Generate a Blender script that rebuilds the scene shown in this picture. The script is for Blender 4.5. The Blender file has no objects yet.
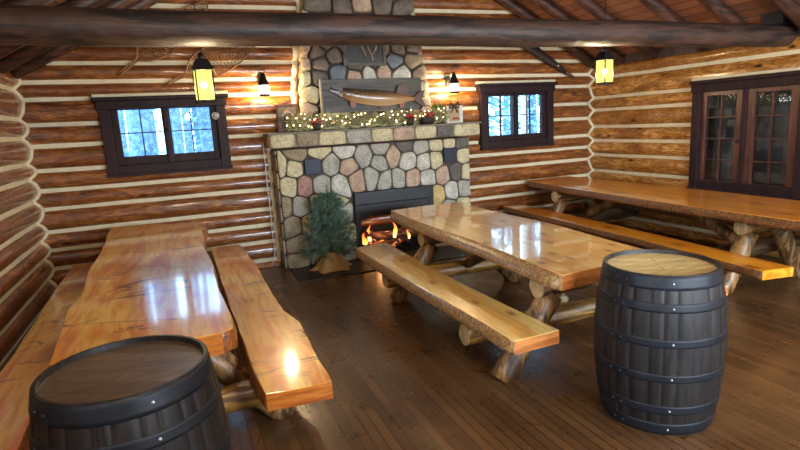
import bpy, bmesh, math, random
from mathutils import Vector, Matrix, noise
random.seed(7)
SC = bpy.context.scene
COL = SC.collection
XL, XR, YF = -2.146, 5.549, -8.4          # left, right and front wall planes; the back wall is y = 0

# ------------------------------------------------------------------ helpers
def lin(c):
    return tuple(((v/255)/12.92 if v/255 <= .04045 else ((v/255+.055)/1.055)**2.4) for v in c)

def thing(name, label, cat, loc=(0, 0, 0), group=None):
    o = bpy.data.objects.new(name, None); COL.objects.link(o); o.location = loc
    o.empty_display_size = .1
    o['label'] = label; o['category'] = cat
    if group: o['group'] = group
    return o

def tag(o, label, cat, group=None):
    o['label'] = label; o['category'] = cat
    if group: o['group'] = group
    return o

def wloc(o):
    v = Vector((0, 0, 0))
    while o: v += Vector(o.location); o = o.parent
    return v

class MB:
    """collects verts / faces in world coordinates, links them as one object"""
    def __init__(s): s.v = []; s.f = []; s.m = []; s.sm = []; s.t = []
    def add(s, vs, fs, m=0, smooth=True, tone=0.0):
        b = len(s.v); s.v += [tuple(v) for v in vs]
        for f in fs:
            s.f.append([b+i for i in f]); s.m.append(m); s.sm.append(smooth); s.t.append(tone)
        return s
    def box(s, x0, x1, y0, y1, z0, z1, m=0, bev=0.0, tone=0.0):
        if bev <= 0:
            vs = [(x, y, z) for x in (x0, x1) for y in (y0, y1) for z in (z0, z1)]
            fs = [(0, 1, 3, 2), (4, 6, 7, 5), (0, 4, 5, 1), (2, 3, 7, 6), (0, 2, 6, 4), (1, 5, 7, 3)]
            return s.add(vs, fs, m, False, tone)
        bm = bmesh.new(); bmesh.ops.create_cube(bm, size=1)
        for v in bm.verts:
            v.co = Vector((x0+(v.co.x+.5)*(x1-x0), y0+(v.co.y+.5)*(y1-y0), z0+(v.co.z+.5)*(z1-z0)))
        bmesh.ops.bevel(bm, geom=bm.edges[:], offset=bev, segments=2, profile=.5, affect='EDGES')
        s.bm(bm, m, False, tone); return s
    def bm(s, bm, m=0, smooth=True, tone=0.0):
        bm.verts.index_update()
        s.add([v.co[:] for v in bm.verts], [[v.index for v in f.verts] for f in bm.faces], m, smooth, tone); bm.free()
    def tube(s, pts, r, n=10, m=0, cap=True, mcap=None, jit=0.0, seed=0, tone=0.0, closed=False):
        pts = [Vector(p) for p in pts]
        if not hasattr(r, '__len__'): r = [r]*len(pts)
        rings = []; up = None
        for i, p in enumerate(pts):
            if closed: d = pts[(i+1) % len(pts)]-pts[i-1]
            else: d = (pts[min(i+1, len(pts)-1)]-pts[max(i-1, 0)])
            d.normalize()
            if up is None:
                up = Vector((0, 0, 1)) if abs(d.z) < .9 else Vector((1, 0, 0))
            a = d.cross(up)
            if a.length < 1e-4: a = d.cross(Vector((0, 1, 0)))
            a.normalize(); b = a.cross(d).normalized(); up = b
            ring = []
            for k in range(n):
                t = 2*math.pi*k/n; rr = r[i]
                if jit: rr *= 1+jit*noise.noise(Vector((math.cos(t)*1.3+seed, math.sin(t)*1.3, i*.45+seed*3)))
                ring.append(p+a*math.cos(t)*rr+b*math.sin(t)*rr)
            rings.append(ring)
        vs = [v for ring in rings for v in ring]; L = len(rings); fs = []
        for i in range(L if closed else L-1):
            j = (i+1) % L
            for k in range(n):
                fs.append((i*n+k, i*n+(k+1) % n, j*n+(k+1) % n, j*n+k))
        s.add(vs, fs, m, True, tone)
        if cap and not closed:
            mc = m if mcap is None else mcap
            s.add(rings[0], [tuple(range(n))], mc, False, tone); s.add(rings[-1], [tuple(reversed(range(n)))], mc, False, tone)
        return s
    def lathe(s, prof, c, n=32, m=0, smooth=True, axis='z'):
        vs = []; fs = []
        for (r, h) in prof:
            for k in range(n):
                t = 2*math.pi*k/n
                if axis == 'z': vs.append((c[0]+r*math.cos(t), c[1]+r*math.sin(t), c[2]+h))
                else: vs.append((c[0]+r*math.cos(t), c[1]+h, c[2]+r*math.sin(t)))
        for i in range(len(prof)-1):
            for k in range(n): fs.append((i*n+k, i*n+(k+1) % n, (i+1)*n+(k+1) % n, (i+1)*n+k))
        return s.add(vs, fs, m, smooth)
    def sphere(s, c, r, m=0, sub=1, sc=(1, 1, 1)):
        bm = bmesh.new(); bmesh.ops.create_icosphere(bm, subdivisions=sub, radius=r)
        for v in bm.verts: v.co = Vector((v.co.x*sc[0]+c[0], v.co.y*sc[1]+c[1], v.co.z*sc[2]+c[2]))
        s.bm(bm, m); return s
    def build(s, name, mats, parent=None, origin=None, kind=None):
        if not isinstance(mats, (list, tuple)): mats = [mats]
        o0 = wloc(parent) if parent else Vector((0, 0, 0))
        org = o0 if origin is None else Vector(origin)
        me = bpy.data.meshes.new(name)
        me.from_pydata([(Vector(v)-org)[:] for v in s.v], [], s.f)
        for mt in mats: me.materials.append(mt)
        me.polygons.foreach_set('material_index', s.m); me.polygons.foreach_set('use_smooth', s.sm)
        if any(s.t):
            a = me.attributes.new('tone', 'FLOAT', 'FACE'); a.data.foreach_set('value', s.t)
        me.update()
        bm = bmesh.new(); bm.from_mesh(me); bmesh.ops.remove_doubles(bm, verts=bm.verts[:], dist=1e-5)
        bmesh.ops.recalc_face_normals(bm, faces=bm.faces[:]); bm.to_mesh(me); bm.free()
        o = bpy.data.objects.new(name, me); COL.objects.link(o)
        if parent: o.parent = parent
        o.location = org-o0
        if kind: o['kind'] = kind
        return o

# ------------------------------------------------------------------ materials
class NT:
    def __init__(s, name):
        s.mat = bpy.data.materials.new(name); s.mat.use_nodes = True
        s.nt = s.mat.node_tree; s.nt.nodes.clear()
        s.out = s.nt.nodes.new('ShaderNodeOutputMaterial')
    def n(s, t, **k):
        nd = s.nt.nodes.new(t)
        for a, b in k.items(): setattr(nd, a, b)
        return nd
    def l(s, a, b): s.nt.links.new(a, b)
    def coords(s, scale=(1, 1, 1), rot=(0, 0, 0), obj=True):
        tc = s.n('ShaderNodeTexCoord'); mp = s.n('ShaderNodeMapping')
        mp.inputs['Scale'].default_value = scale; mp.inputs['Rotation'].default_value = rot
        s.l(tc.outputs['Object'], mp.inputs['Vector']); return mp.outputs[0]
    def noise(s, vec, scale, detail=4, dist=0.0, rough=.55):
        nd = s.n('ShaderNodeTexNoise'); nd.inputs['Scale'].default_value = scale
        nd.inputs['Detail'].default_value = detail; nd.inputs['Distortion'].default_value = dist; nd.inputs['Roughness'].default_value = rough
        s.l(vec, nd.inputs['Vector']); return nd.outputs['Fac']
    def ramp(s, fac, stops, interp='LINEAR'):
        r = s.n('ShaderNodeValToRGB'); r.color_ramp.interpolation = interp
        el = r.color_ramp.elements
        while len(el) < len(stops): el.new(.5)
        for e, (p, c) in zip(el, stops):
            e.position = p; e.color = (*c, 1) if len(c) == 3 else c
        s.l(fac, r.inputs['Fac']); return r.outputs['Color']
    def mix(s, fac, a, b, mode='MIX'):
        m = s.n('ShaderNodeMix', data_type='RGBA', blend_type=mode)
        for i, v in ((0, fac), (6, a), (7, b)):
            if hasattr(v, 'is_linked') or hasattr(v, 'links'): s.l(v, m.inputs[i])
            else: m.inputs[i].default_value = v if i == 0 else (*v, 1)
        return m.outputs[2]
    def math(s, op, a, b=None):
        m = s.n('ShaderNodeMath', operation=op)
        for i, v in enumerate((a, b)):
            if v is None: continue
            if hasattr(v, 'links'): s.l(v, m.inputs[i])
            else: m.inputs[i].default_value = v
        return m.outputs[0]
    def finish(s, col, rough=.5, bump=None, bs=.2, bd=.01, coat=0, coat_r=.05, metal=0, spec=.5):
        p = s.n('ShaderNodeBsdfPrincipled')
        if hasattr(col, 'links'): s.l(col, p.inputs['Base Color'])
        else: p.inputs['Base Color'].default_value = (*col, 1)
        if hasattr(rough, 'links'): s.l(rough, p.inputs['Roughness'])
        else: p.inputs['Roughness'].default_value = rough
        p.inputs['Metallic'].default_value = metal; p.inputs['Coat Weight'].default_value = coat
        p.inputs['Coat Roughness'].default_value = coat_r; p.inputs['Specular IOR Level'].default_value = spec
        if bump is not None:
            b = s.n('ShaderNodeBump'); b.inputs['Strength'].default_value = bs; b.inputs['Distance'].default_value = bd
            s.l(bump, b.inputs['Height']); s.l(b.outputs[0], p.inputs['Normal'])
        s.l(p.outputs[0], s.out.inputs['Surface']); return s.mat

def plain(name, c, rough=.5, metal=0, coat=0, var=.15, scale=12, bs=.15):
    t = NT(name); c = lin(c); v = t.coords(); f = t.noise(v, scale, 4)
    col = t.ramp(f, [(.3, tuple(x*(1-var) for x in c)), (.7, tuple(min(1, x*(1+var)) for x in c))])
    return t.finish(col, rough, f, bs, .004, coat, metal=metal)

def emis(name, c, st):
    t = NT(name); e = t.n('ShaderNodeEmission'); e.inputs['Color'].default_value = (*lin(c), 1); e.inputs['Strength'].default_value = st
    t.l(e.outputs[0], t.out.inputs['Surface']); return t.mat

def wood(name, c1, c2, dark, axis='y', scale=1.0, rough=.4, coat=0, coat_r=.05, knots=0.0, streak=0.0, bs=.1, wave=0.0, spec=.5):
    t = NT(name); st = {'x': (.12, 1, 1), 'y': (1, .12, 1), 'z': (1, 1, .12)}[axis]
    v = t.coords(tuple(a*scale for a in st)); vv = t.coords()
    g = t.noise(v, 9, 6, 1.2); f = t.noise(v, 42, 4, .3)
    col = t.ramp(g, [(.33, tuple(x*.8 for x in lin(c2))), (.43, lin(c2)), (.53, lin(c1)), (.68, tuple(min(1, x*1.15) for x in lin(c1)))])
    col = t.mix(t.ramp(f, [(.36, (.5,)*3), (.56, (0, 0, 0))]), col, tuple(x*.7 for x in lin(c2)))
    big = t.noise(vv, 1.6, 3)
    col = t.mix(t.ramp(big, [(.4, (0, 0, 0)), (.75, (.45, .45, .45))]), col, lin(c2))
    if knots:
        st2 = {'x': (.55, 1, 1), 'y': (1, .55, 1), 'z': (1, 1, .55)}[axis]
        vo = t.n('ShaderNodeTexVoronoi', voronoi_dimensions='2D'); vo.inputs['Scale'].default_value = knots; vo.inputs['Randomness'].default_value = 1
        t.l(t.coords(st2), vo.inputs['Vector'])
        k = t.ramp(vo.outputs['Distance'], [(.045, (.9,)*3), (.10, (0, 0, 0))])
        col = t.mix(k, col, lin(dark))
        ring = t.ramp(vo.outputs['Distance'], [(.08, (.5, .5, .5)), (.2, (0, 0, 0))])
        col = t.mix(ring, col, tuple(x*.7 for x in lin(c2)))
    if streak:
        sv = t.coords((.7, 2.4, 1), (0, 0, .35)); sn = t.noise(sv, 1.1, 4, 1.2)
        sm = t.math('ABSOLUTE', t.math('SUBTRACT', sn, .5))
        k = t.ramp(sm, [(.0, (streak,)*3), (.007, (streak*.7,)*3), (.016, (0, 0, 0))])
        k2 = t.ramp(t.noise(vv, 2.3, 2), [(.44, (0, 0, 0)), (.56, (1, 1, 1))])
        k = t.mix(1.0, k, k2, 'MULTIPLY')
        col = t.mix(k, col, lin(dark))
    b = t.math('ADD', t.math('MULTIPLY', f, .3), t.math('MULTIPLY', t.noise(vv, 7, 2), wave))
    m = t.finish(col, rough, b, bs, .01, coat, coat_r, spec=spec)
    return m

def bark(name, c1, c2, dark, rough=.5, coat=.3, sc=1.0, bs=.6):
    t = NT(name); v = t.coords((1.6*sc, 1.6*sc, 1.6*sc)); f = t.noise(v, 9, 7, .8, .65); g = t.noise(v, 30, 5, .6)
    col = t.ramp(f, [(.30, lin(dark)), (.46, lin(c2)), (.62, lin(c1))])
    col = t.mix(t.ramp(g, [(.32, (.6,)*3), (.48, (0, 0, 0))]), col, lin(dark))
    return t.finish(col, rough, t.math('ADD', f, t.math('MULTIPLY', g, .6)), bs, .012, coat, .25)

def logwall(name, ax, rough=.3, bs=.6, k=((70, 36, 16), (152, 86, 36), (206, 134, 64), (104, 58, 26))):
    t = NT(name); st = {'x': (.2, 1, 1), 'y': (1, .2, 1)}[ax]
    v = t.coords(st); f = t.noise(v, 13, 7, 1.3, .65); g = t.noise(v, 70, 4, .5); big = t.noise(t.coords({'x': (.6, 1, 1), 'y': (1, .6, 1)}[ax]), 3.5, 5, 1.2)
    at = t.n('ShaderNodeAttribute', attribute_name='tone')
    c = t.ramp(f, [(.34, lin(k[0])), (.47, lin(k[1])), (.62, lin(k[2]))])
    c = t.mix(t.ramp(big, [(.45, (0, 0, 0)), (.62, (.75, .75, .75))]), c, lin(k[3]))
    c2 = t.mix(at.outputs['Fac'], c, tuple(x*.62 for x in lin(k[1])))
    c2 = t.mix(t.ramp(g, [(.36, (.75,)*3), (.52, (0, 0, 0))]), c2, tuple(x*.6 for x in lin(k[3])))
    vo = t.n('ShaderNodeTexVoronoi'); vo.inputs['Scale'].default_value = 3.4
    t.l(t.coords({'x': (.6, 1, 1.6), 'y': (1, .6, 1.6)}[ax]), vo.inputs['Vector'])
    c2 = t.mix(t.ramp(vo.outputs['Distance'], [(.06, (.95,)*3), (.13, (0, 0, 0))]), c2, lin((34, 18, 10)))
    return t.finish(c2, rough, t.math('ADD', f, t.math('MULTIPLY', g, .5)), bs, .018, .8, .1)

def planks(name, swap, w, length, ca, cb, mortar, rough, coat, bs=.3, wear=None, gap=.03):
    t = NT(name); tc = t.n('ShaderNodeTexCoord'); sx = t.n('ShaderNodeSeparateXYZ'); cx = t.n('ShaderNodeCombineXYZ')
    t.l(tc.outputs['Object'], sx.inputs[0])
    if swap == 'yx': t.l(sx.outputs['Y'], cx.inputs['X']); t.l(sx.outputs['X'], cx.inputs['Y'])
    elif swap == 'zy': t.l(sx.outputs['Z'], cx.inputs['X']); t.l(sx.outputs['Y'], cx.inputs['Y'])
    else: t.l(sx.outputs['X'], cx.inputs['X']); t.l(sx.outputs['Z'], cx.inputs['Y'])
    br = t.n('ShaderNodeTexBrick'); br.inputs['Scale'].default_value = 1; br.inputs['Brick Width'].default_value = length
    br.inputs['Row Height'].default_value = w; br.inputs['Mortar Size'].default_value = w*gap; br.inputs['Mortar Smooth'].default_value = .2
    br.inputs['Color1'].default_value = (*lin(ca), 1); br.inputs['Color2'].default_value = (*lin(cb), 1); br.inputs['Mortar'].default_value = (*lin(mortar), 1)
    br.offset = .37; br.offset_frequency = 2
    t.l(cx.outputs[0], br.inputs['Vector'])
    g = t.noise(t.coords((1, .08, 1)), 40, 5, .5); big = t.noise(t.coords(), 1.3, 4)
    col = t.mix(t.math('MULTIPLY', g, .5), br.outputs['Color'], tuple(x*.4 for x in lin(ca)))
    if wear: col = t.mix(t.ramp(big, [(.45, (0, 0, 0)), (.75, (.5, .5, .5))]), col, lin(wear))
    ro = t.ramp(t.noise(t.coords(), 6, 4), [(.3, (rough*.75,)*3), (.7, (rough*1.35,)*3)])
    h = t.math('ADD', t.math('MULTIPLY', br.outputs['Fac'], -1.0), t.math('MULTIPLY', g, .25))
    return t.finish(col, ro, h, bs, .004, coat, .15)

def stone(name, c, v2, rough=.75):
    t = NT(name); v = t.coords(); f = t.noise(v, 9, 6, .5); g = t.noise(v, 75, 3)
    col = t.ramp(f, [(.3, lin(v2)), (.65, lin(c))])
    col = t.mix(t.ramp(g, [(.5, (0, 0, 0)), (.66, (.5,)*3)]), col, tuple(min(1, x*1.5) for x in lin(c)))
    col = t.mix(t.ramp(g, [(.34, (.6,)*3), (.46, (0, 0, 0))]), col, tuple(x*.35 for x in lin(c)))
    return t.finish(col, rough, t.math('ADD', f, t.math('MULTIPLY', g, .5)), .45, .01)

M = {}
M['log_x'] = logwall('varnished_log_wall', 'x'); M['log_y'] = logwall('varnished_log_side', 'y'); M['log_r'] = logwall('golden_lit_log_side', 'y', .2, .16, ((92, 52, 22), (194, 130, 56), (244, 190, 108), (140, 88, 40)))  # right wall copy is paler and yellower, standing for its strong lantern light
M['chink'] = plain('cream_chinking', (222, 210, 178), .7, var=.1, scale=9, bs=.5)
M['floor'] = planks('floor_planks', 'yx', .062, 1.7, (112, 76, 44), (76, 50, 29), (26, 17, 10), .30, .25, .4, (130, 94, 56), .06)
M['ceil'] = planks('ceiling_planks', 'yx', .11, 2.4, (166, 112, 84), (122, 80, 60), (50, 26, 18), .5, 0, .4, None, .05)
M['frieze'] = planks('frieze_boards', 'zy', .05, 5, (86, 62, 60), (62, 46, 46), (24, 17, 17), .5, 0, .8, None, .12)
M['rafter'] = wood('rafter_wood', (92, 56, 42), (50, 31, 25), (22, 14, 10), 'x', 1.5, .5, .15, .3)
M['beam'] = wood('dark_beam_wood', (76, 51, 38), (36, 25, 21), (13, 9, 8), 'x', 1.5, .6, .1, .3, 1.6, bs=1.0, wave=1.5)
M['trimdark'] = wood('dark_stained_trim', (50, 28, 30), (32, 18, 22), (18, 10, 12), 'z', 1.5, .6, 0, .25, spec=.3)
M['trimred'] = wood('red_brown_sash', (104, 58, 46), (72, 40, 33), (30, 15, 12), 'z', 1, .38, .3, .25)
M['iron'] = plain('black_iron', (34, 33, 35), .5, .6, var=.3, scale=30)
M['firemetal'] = plain('black_firebox_metal', (38, 37, 38), .45, .3, var=.2)
M['soot'] = plain('sooty_firebrick', (11, 10, 10), .9, var=.3)
M['mortar'] = plain('dark_mortar', (74, 68, 60), .9, var=.25, scale=20, bs=.6)
M['hearth'] = plain('dark_hearth_slate', (50, 44, 40), .45, var=.3, scale=6, bs=.5)
M['LT'] = wood('honey_slab_varnished', (255, 206, 104), (236, 146, 56), (84, 34, 18), 'y', .8, .28, 1, .09, streak=.95, knots=.9, bs=.12, wave=.9)
M['LTe'] = bark('honey_slab_edge', (206, 126, 54), (150, 80, 32), (74, 34, 16), .3, .8, 1.5, .5)
M['LTend'] = wood('honey_slab_end', (222, 134, 52), (184, 96, 34), (60, 26, 12), 'x', 1.5, .3, .8, .1, bs=.25)
M['CT'] = wood('knotty_pine_varnished', (255, 218, 136), (248, 188, 102), (84, 36, 22), 'y', 1, .3, 1, .045, knots=3.6, bs=.07, wave=1.0)
M['CTe'] = bark('pine_live_edge', (206, 170, 112), (160, 112, 60), (70, 44, 26), .4, .5, 3.2, .7)
M['CTend'] = wood('pine_end_grain', (222, 146, 78), (186, 104, 50), (70, 32, 18), 'x', 1.5, .35, .7, .12, bs=.25)
M['RT'] = wood('orange_pine_varnished', (255, 172, 46), (240, 138, 28), (80, 36, 16), 'y', 1, .3, 1, .06, knots=2.2, bs=.1, wave=1.0)
M['RTe'] = bark('orange_slab_edge', (150, 98, 48), (104, 64, 32), (48, 28, 16), .4, .5, 2.5, .7)
M['bark'] = bark('peeled_log_leg', (186, 146, 90), (122, 88, 52), (44, 29, 18), .45, .4, 1.6, .8)
M['barkg'] = bark('golden_peeled_log', (196, 150, 66), (138, 96, 40), (58, 38, 20), .4, .5, 1.4, .8)
M['barkd'] = bark('dark_peeled_log', (112, 82, 54), (70, 50, 34), (28, 20, 14), .5, .3, 1.5, .8)  # darkest of the peeled log colours
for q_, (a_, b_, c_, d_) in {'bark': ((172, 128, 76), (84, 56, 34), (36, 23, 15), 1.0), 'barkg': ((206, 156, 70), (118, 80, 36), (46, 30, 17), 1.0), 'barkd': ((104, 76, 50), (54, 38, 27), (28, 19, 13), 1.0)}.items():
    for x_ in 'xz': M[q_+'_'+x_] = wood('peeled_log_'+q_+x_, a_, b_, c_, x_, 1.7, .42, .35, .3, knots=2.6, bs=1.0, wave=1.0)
M['cut'] = wood('pale_cut_log_end', (214, 194, 150), (186, 160, 112), (120, 90, 50), 'z', 2, .6, .1, .3)
M['stave'] = wood('dark_barrel_stave', (40, 33, 31), (21, 18, 19), (10, 8, 8), 'z', 2.2, .55, .1, .3, bs=.5)
M['hoop'] = plain('dark_steel_hoop', (36, 39, 46), .5, .35, var=.3, scale=14)
M['rivet'] = plain('bright_rivet', (214, 216, 220), .35, .4, var=.05)
M['headlight'] = None; M['headdark'] = None
M['rope'] = wood('ash_snowshoe_frame', (168, 118, 70), (120, 80, 44), (50, 30, 18), 'x', 2, .5)
M['web'] = plain('rawhide_webbing', (150, 112, 72), .6)
M['leather'] = plain('dark_leather', (46, 34, 30), .5, scale=20)
M['burlap'] = plain('burlap_cloth', (178, 142, 92), .9, var=.25, scale=60, bs=.6)
M['needle'] = plain('spruce_needles', (98, 126, 108), .6, var=.35, scale=8)
M['garl'] = plain('garland_needles', (156, 154, 112), .6, var=.4, scale=18)
M['red'] = plain('red_berries', (196, 40, 48), .4, var=.2)
M['green'] = plain('green_leaves', (92, 130, 46), .5, var=.35)
M['white'] = plain('white_paper', (226, 222, 212), .6, var=.05)
M['tan'] = plain('tan_panel', (186, 158, 118), .6, var=.12)
M['brown'] = plain('brown_carving', (92, 58, 42), .6, var=.2)
M['wicker'] = plain('dark_wicker', (52, 40, 34), .7, var=.3, scale=40, bs=.6)
M['board'] = wood('grey_plaque_board', (96, 88, 76), (66, 62, 56), (30, 26, 22), 'x', 1, .55)
M['antler'] = plain('pale_antler', (150, 138, 112), .5)
M['canvas'] = plain('dark_picture', (40, 44, 46), .5, var=.4, scale=8)
M['blackbox'] = plain('black_plastic', (24, 26, 34), .5)
M['snow'] = plain('snow', (176, 190, 204), .8, var=.04, scale=1)
M['trunk'] = bark('hazy_tree_bark', (132, 152, 168), (92, 114, 138), (54, 72, 96), .9, 0, .8, .5)  # pale blue of the winter haze is put into the bark colour
M['conifer'] = plain('snow_dusted_foliage', (124, 156, 158), .8, var=.5, scale=3)
M['bulbwarm'] = emis('fairy_light_glow', (255, 226, 170), 9)
M['bulbwhite'] = emis('lamp_bulb_glow', (255, 236, 196), 22)
M['flame'] = None
M['amber'] = emis('amber_candle_glow', (255, 160, 60), 1.6)

def make_glass():
    t = NT('window_glass'); g = t.n('ShaderNodeBsdfGlossy'); g.inputs['Roughness'].default_value = .02
    tr = t.n('ShaderNodeBsdfTransparent'); tr.inputs['Color'].default_value = (.93, .97, 1, 1)
    fr = t.n('ShaderNodeFresnel'); fr.inputs['IOR'].default_value = 1.45
    mx = t.n('ShaderNodeMixShader'); t.l(fr.outputs[0], mx.inputs[0]); t.l(tr.outputs[0], mx.inputs[1]); t.l(g.outputs[0], mx.inputs[2])
    t.l(mx.outputs[0], t.out.inputs['Surface']); return t.mat
M['glass'] = make_glass()
def lamp_glass(name, c, st, trans):
    t = NT(name); e = t.n('ShaderNodeEmission')
    f = t.noise(t.coords((6, 6, 1)), 14, 4, .5)
    col = t.ramp(f, [(.3, tuple(x*.75 for x in lin(c))), (.65, lin(c))]); t.l(col, e.inputs['Color'])
    e.inputs['Strength'].default_value = st
    tr = t.n('ShaderNodeBsdfTransparent'); mx = t.n('ShaderNodeMixShader'); mx.inputs[0].default_value = trans
    t.l(e.outputs[0], mx.inputs[1]); t.l(tr.outputs[0], mx.inputs[2]); t.l(mx.outputs[0], t.out.inputs['Surface']); return t.mat
M['mica'] = lamp_glass('glowing_mica_panel', (246, 232, 120), 1.15, .45)
M['frost'] = lamp_glass('glowing_frosted_glass', (255, 246, 230), 2.2, .5)
def flame_mat():
    t = NT('flame'); tc = t.n('ShaderNodeTexCoord'); sx = t.n('ShaderNodeSeparateXYZ'); t.l(tc.outputs['Generated'], sx.inputs[0])
    e = t.n('ShaderNodeEmission'); c = t.ramp(sx.outputs['Z'], [(0, lin((255, 236, 170))), (.4, lin((255, 170, 70))), (1, lin((230, 70, 20)))])
    t.l(c, e.inputs['Color']); e.inputs['Strength'].default_value = 1.5; t.l(e.outputs[0], t.out.inputs['Surface']); return t.mat
M['flame'] = flame_mat()
def ember():
    t = NT('burning_log'); f = t.noise(t.coords(), 14, 5, 1); p = t.n('ShaderNodeBsdfPrincipled')
    p.inputs['Base Color'].default_value = (*lin((70, 44, 34)), 1); p.inputs['Roughness'].default_value = .9
    c = t.ramp(f, [(.56, (0, 0, 0)), (.72, lin((255, 130, 70)))]); t.l(c, p.inputs['Emission Color']); p.inputs['Emission Strength'].default_value = .8
    t.l(p.outputs[0], t.out.inputs['Surface']); return t.mat
M['ember'] = ember()
def head_mat(name, c1, c2, rot, rough, coat):
    t = NT(name); tc = t.n('ShaderNodeTexCoord'); mp = t.n('ShaderNodeMapping'); mp.inputs['Rotation'].default_value = (0, 0, rot)
    t.l(tc.outputs['Object'], mp.inputs[0])
    br = t.n('ShaderNodeTexBrick'); br.inputs['Scale'].default_value = 1; br.inputs['Brick Width'].default_value = 4; br.inputs['Row Height'].default_value = .085
    br.inputs['Mortar Size'].default_value = .002; br.inputs['Color1'].default_value = (*lin(c1), 1); br.inputs['Color2'].default_value = (*lin(c2), 1)
    br.inputs['Mortar'].default_value = (*lin((24, 20, 16)), 1); t.l(mp.outputs[0], br.inputs['Vector'])
    mp2 = t.n('ShaderNodeMapping'); mp2.inputs['Rotation'].default_value = (0, 0, rot); mp2.inputs['Scale'].default_value = (.1, 1, 1)
    t.l(tc.outputs['Object'], mp2.inputs[0]); g = t.noise(mp2.outputs[0], 38, 5, .6)
    col = t.mix(t.ramp(g, [(.4, (0, 0, 0)), (.65, (.65,)*3)]), br.outputs['Color'], tuple(x*.4 for x in lin(c2)))
    return t.finish(col, rough, t.math('SUBTRACT', g, br.outputs['Fac']), .3, .004, coat, .2)
M['headlight'] = head_mat('pale_barrel_head', (224, 200, 140), (196, 170, 112), .55, .5, .2)
M['headdark'] = head_mat('weathered_dark_barrel_head', (120, 102, 84), (92, 76, 60), .5, .34, .6)

# ------------------------------------------------------------------ log walls
ZB_L = [0.085, .325, .537, .745, 1.0, 1.205, 1.425, 1.69, 1.918, 2.185, 2.365, 2.562, 2.765, 2.96, 3.16, 3.38, 3.6, 3.82, 4.04, 4.26, 4.5, 4.75]
ZB_R = [0.085, .32, .555, .737, .995, 1.19, 1.374, 1.645, 1.87, 2.14, 2.315, 2.52, 2.70, 2.91, 3.22, 3.42, 3.62, 3.82, 4.04, 4.26, 4.5, 4.75]
ZR = [-.02, .15, .37, .60, .815, 1.068, 1.29, 1.505, 1.762, 1.95, 2.243, 2.43]
ZLW = [.015, .225, .46, .655, .862, 1.10, 1.342, 1.51, 1.78, 1.985, 2.29, 2.50]
ROOF_S = .555
def roof_z(x): return 2.50+ROOF_S*min(x-XL, XR-x)
B, CH = .058, .0225
def prof(s):                       # 0..1 across a log -> bulge
    return .006+B*math.sqrt(max(0, 1-(2*s-1)**2))
def depth_at(z, zb):
    for a, b in zip(zb[:-1], zb[1:]):
        if a <= z < b:
            if z-a < CH or b-z < CH: return .012
            return prof((z-a-CH)/(b-a-2*CH))
    return .012
S = [0, .03, .09, .18, .3, .42, .5, .58, .7, .82, .91, .97, 1]

def log_wall(name, fix, ax, sgn, u0, u1, za, zc, openings=(), clip=None, mat='log_x', seed=0, step=.14, edge=0.0):
    """heightfield of stacked logs with chinking; ax: axis along the wall, sgn: direction of the bulge"""
    us = [u0+(u1-u0)*i/max(1, round((u1-u0)/step)) for i in range(max(1, round((u1-u0)/step))+1)]
    for o in openings: us += [o[0], o[1]]
    us = sorted(set(round(u, 4) for u in us)); us = [u for i, u in enumerate(us) if i == 0 or u-us[i-1] > .004]
    mb = MB(); rows = []; rnd = random.Random(seed)
    zends = [(a, c) for a, c in zip(za, zc)]
    if za[0] > 0: zends = [(-.15, -.15)]+zends
    for i in range(len(zends)-1):
        tone = rnd.uniform(.0, .6)
        a0, b0 = zends[i]; a1, b1 = zends[i+1]
        rows.append((a0, b0, .0, .012, i, 0, tone)); rows.append((a0, b0, CH, .012, i, 1, tone))
        for s in S: rows.append(('s', s, i, a0, b0, a1, b1, tone))
        rows.append((a1, b1, -CH, .012, i, 1, tone))
    rows.append((zends[-1][0], zends[-1][1], 0, .012, len(zends)-1, 0, 0))
    grid = []; info = []
    for r in rows:
        line = []
        for u in us:
            t = (u-u0)/(u1-u0)
            if r[0] == 's':
                _, s, i, a0, b0, a1, b1, tone = r
                lo = a0+(b0-a0)*t+CH+.006*noise.noise(Vector((u*2.2, i*7.3, seed))); hi = a1+(b1-a1)*t-CH+.006*noise.noise(Vector((u*2.2, (i+1)*7.3+2, seed)))
                z = lo+(hi-lo)*s; d = prof(s)+(.008*noise.noise(Vector((u*1.5, i*3.1, seed+5))) if 0 < s < 1 else 0)
            else:
                i = r[4]; z = r[0]+(r[1]-r[0])*t+r[2]; d = r[3]+.002
                if r[2] > 0: z += .006*noise.noise(Vector((u*2.2, i*7.3, seed)))
                if r[2] < 0: z += .006*noise.noise(Vector((u*2.2, (i+1)*7.3+2, seed)))
            line.append((u, z, d))
        grid.append(line)
    vs = []; fs = []
    for line in grid:
        for (u, z, d) in line:
            vs.append((u, fix+sgn*d, z) if ax == 'x' else (fix+sgn*d, u, z))
    n = len(us)
    for j in range(len(grid)-1):
        r0, r1 = rows[j], rows[j+1]
        islog = r0[0] == 's' and r1[0] == 's'
        tone = r0[-1] if islog else 0.0
        F = []
        for k in range(n-1):
            uc = (us[k]+us[k+1])/2; zz = (grid[j][k][1]+grid[j+1][k+1][1])/2
            if any(o[0] < uc < o[1] and o[2] < zz < o[3] for o in openings): continue
            if clip and zz > clip(uc)+.05: continue
            F.append((j*n+k, j*n+k+1, (j+1)*n+k+1, (j+1)*n+k))
        for f in F: mb.f.append(list(f)); mb.m.append(0 if islog else 1); mb.sm.append(islog); mb.t.append(tone+.001)
    mb.v = vs
    return mb.build(name, [M[mat], M['chink']], kind='structure')

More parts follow.
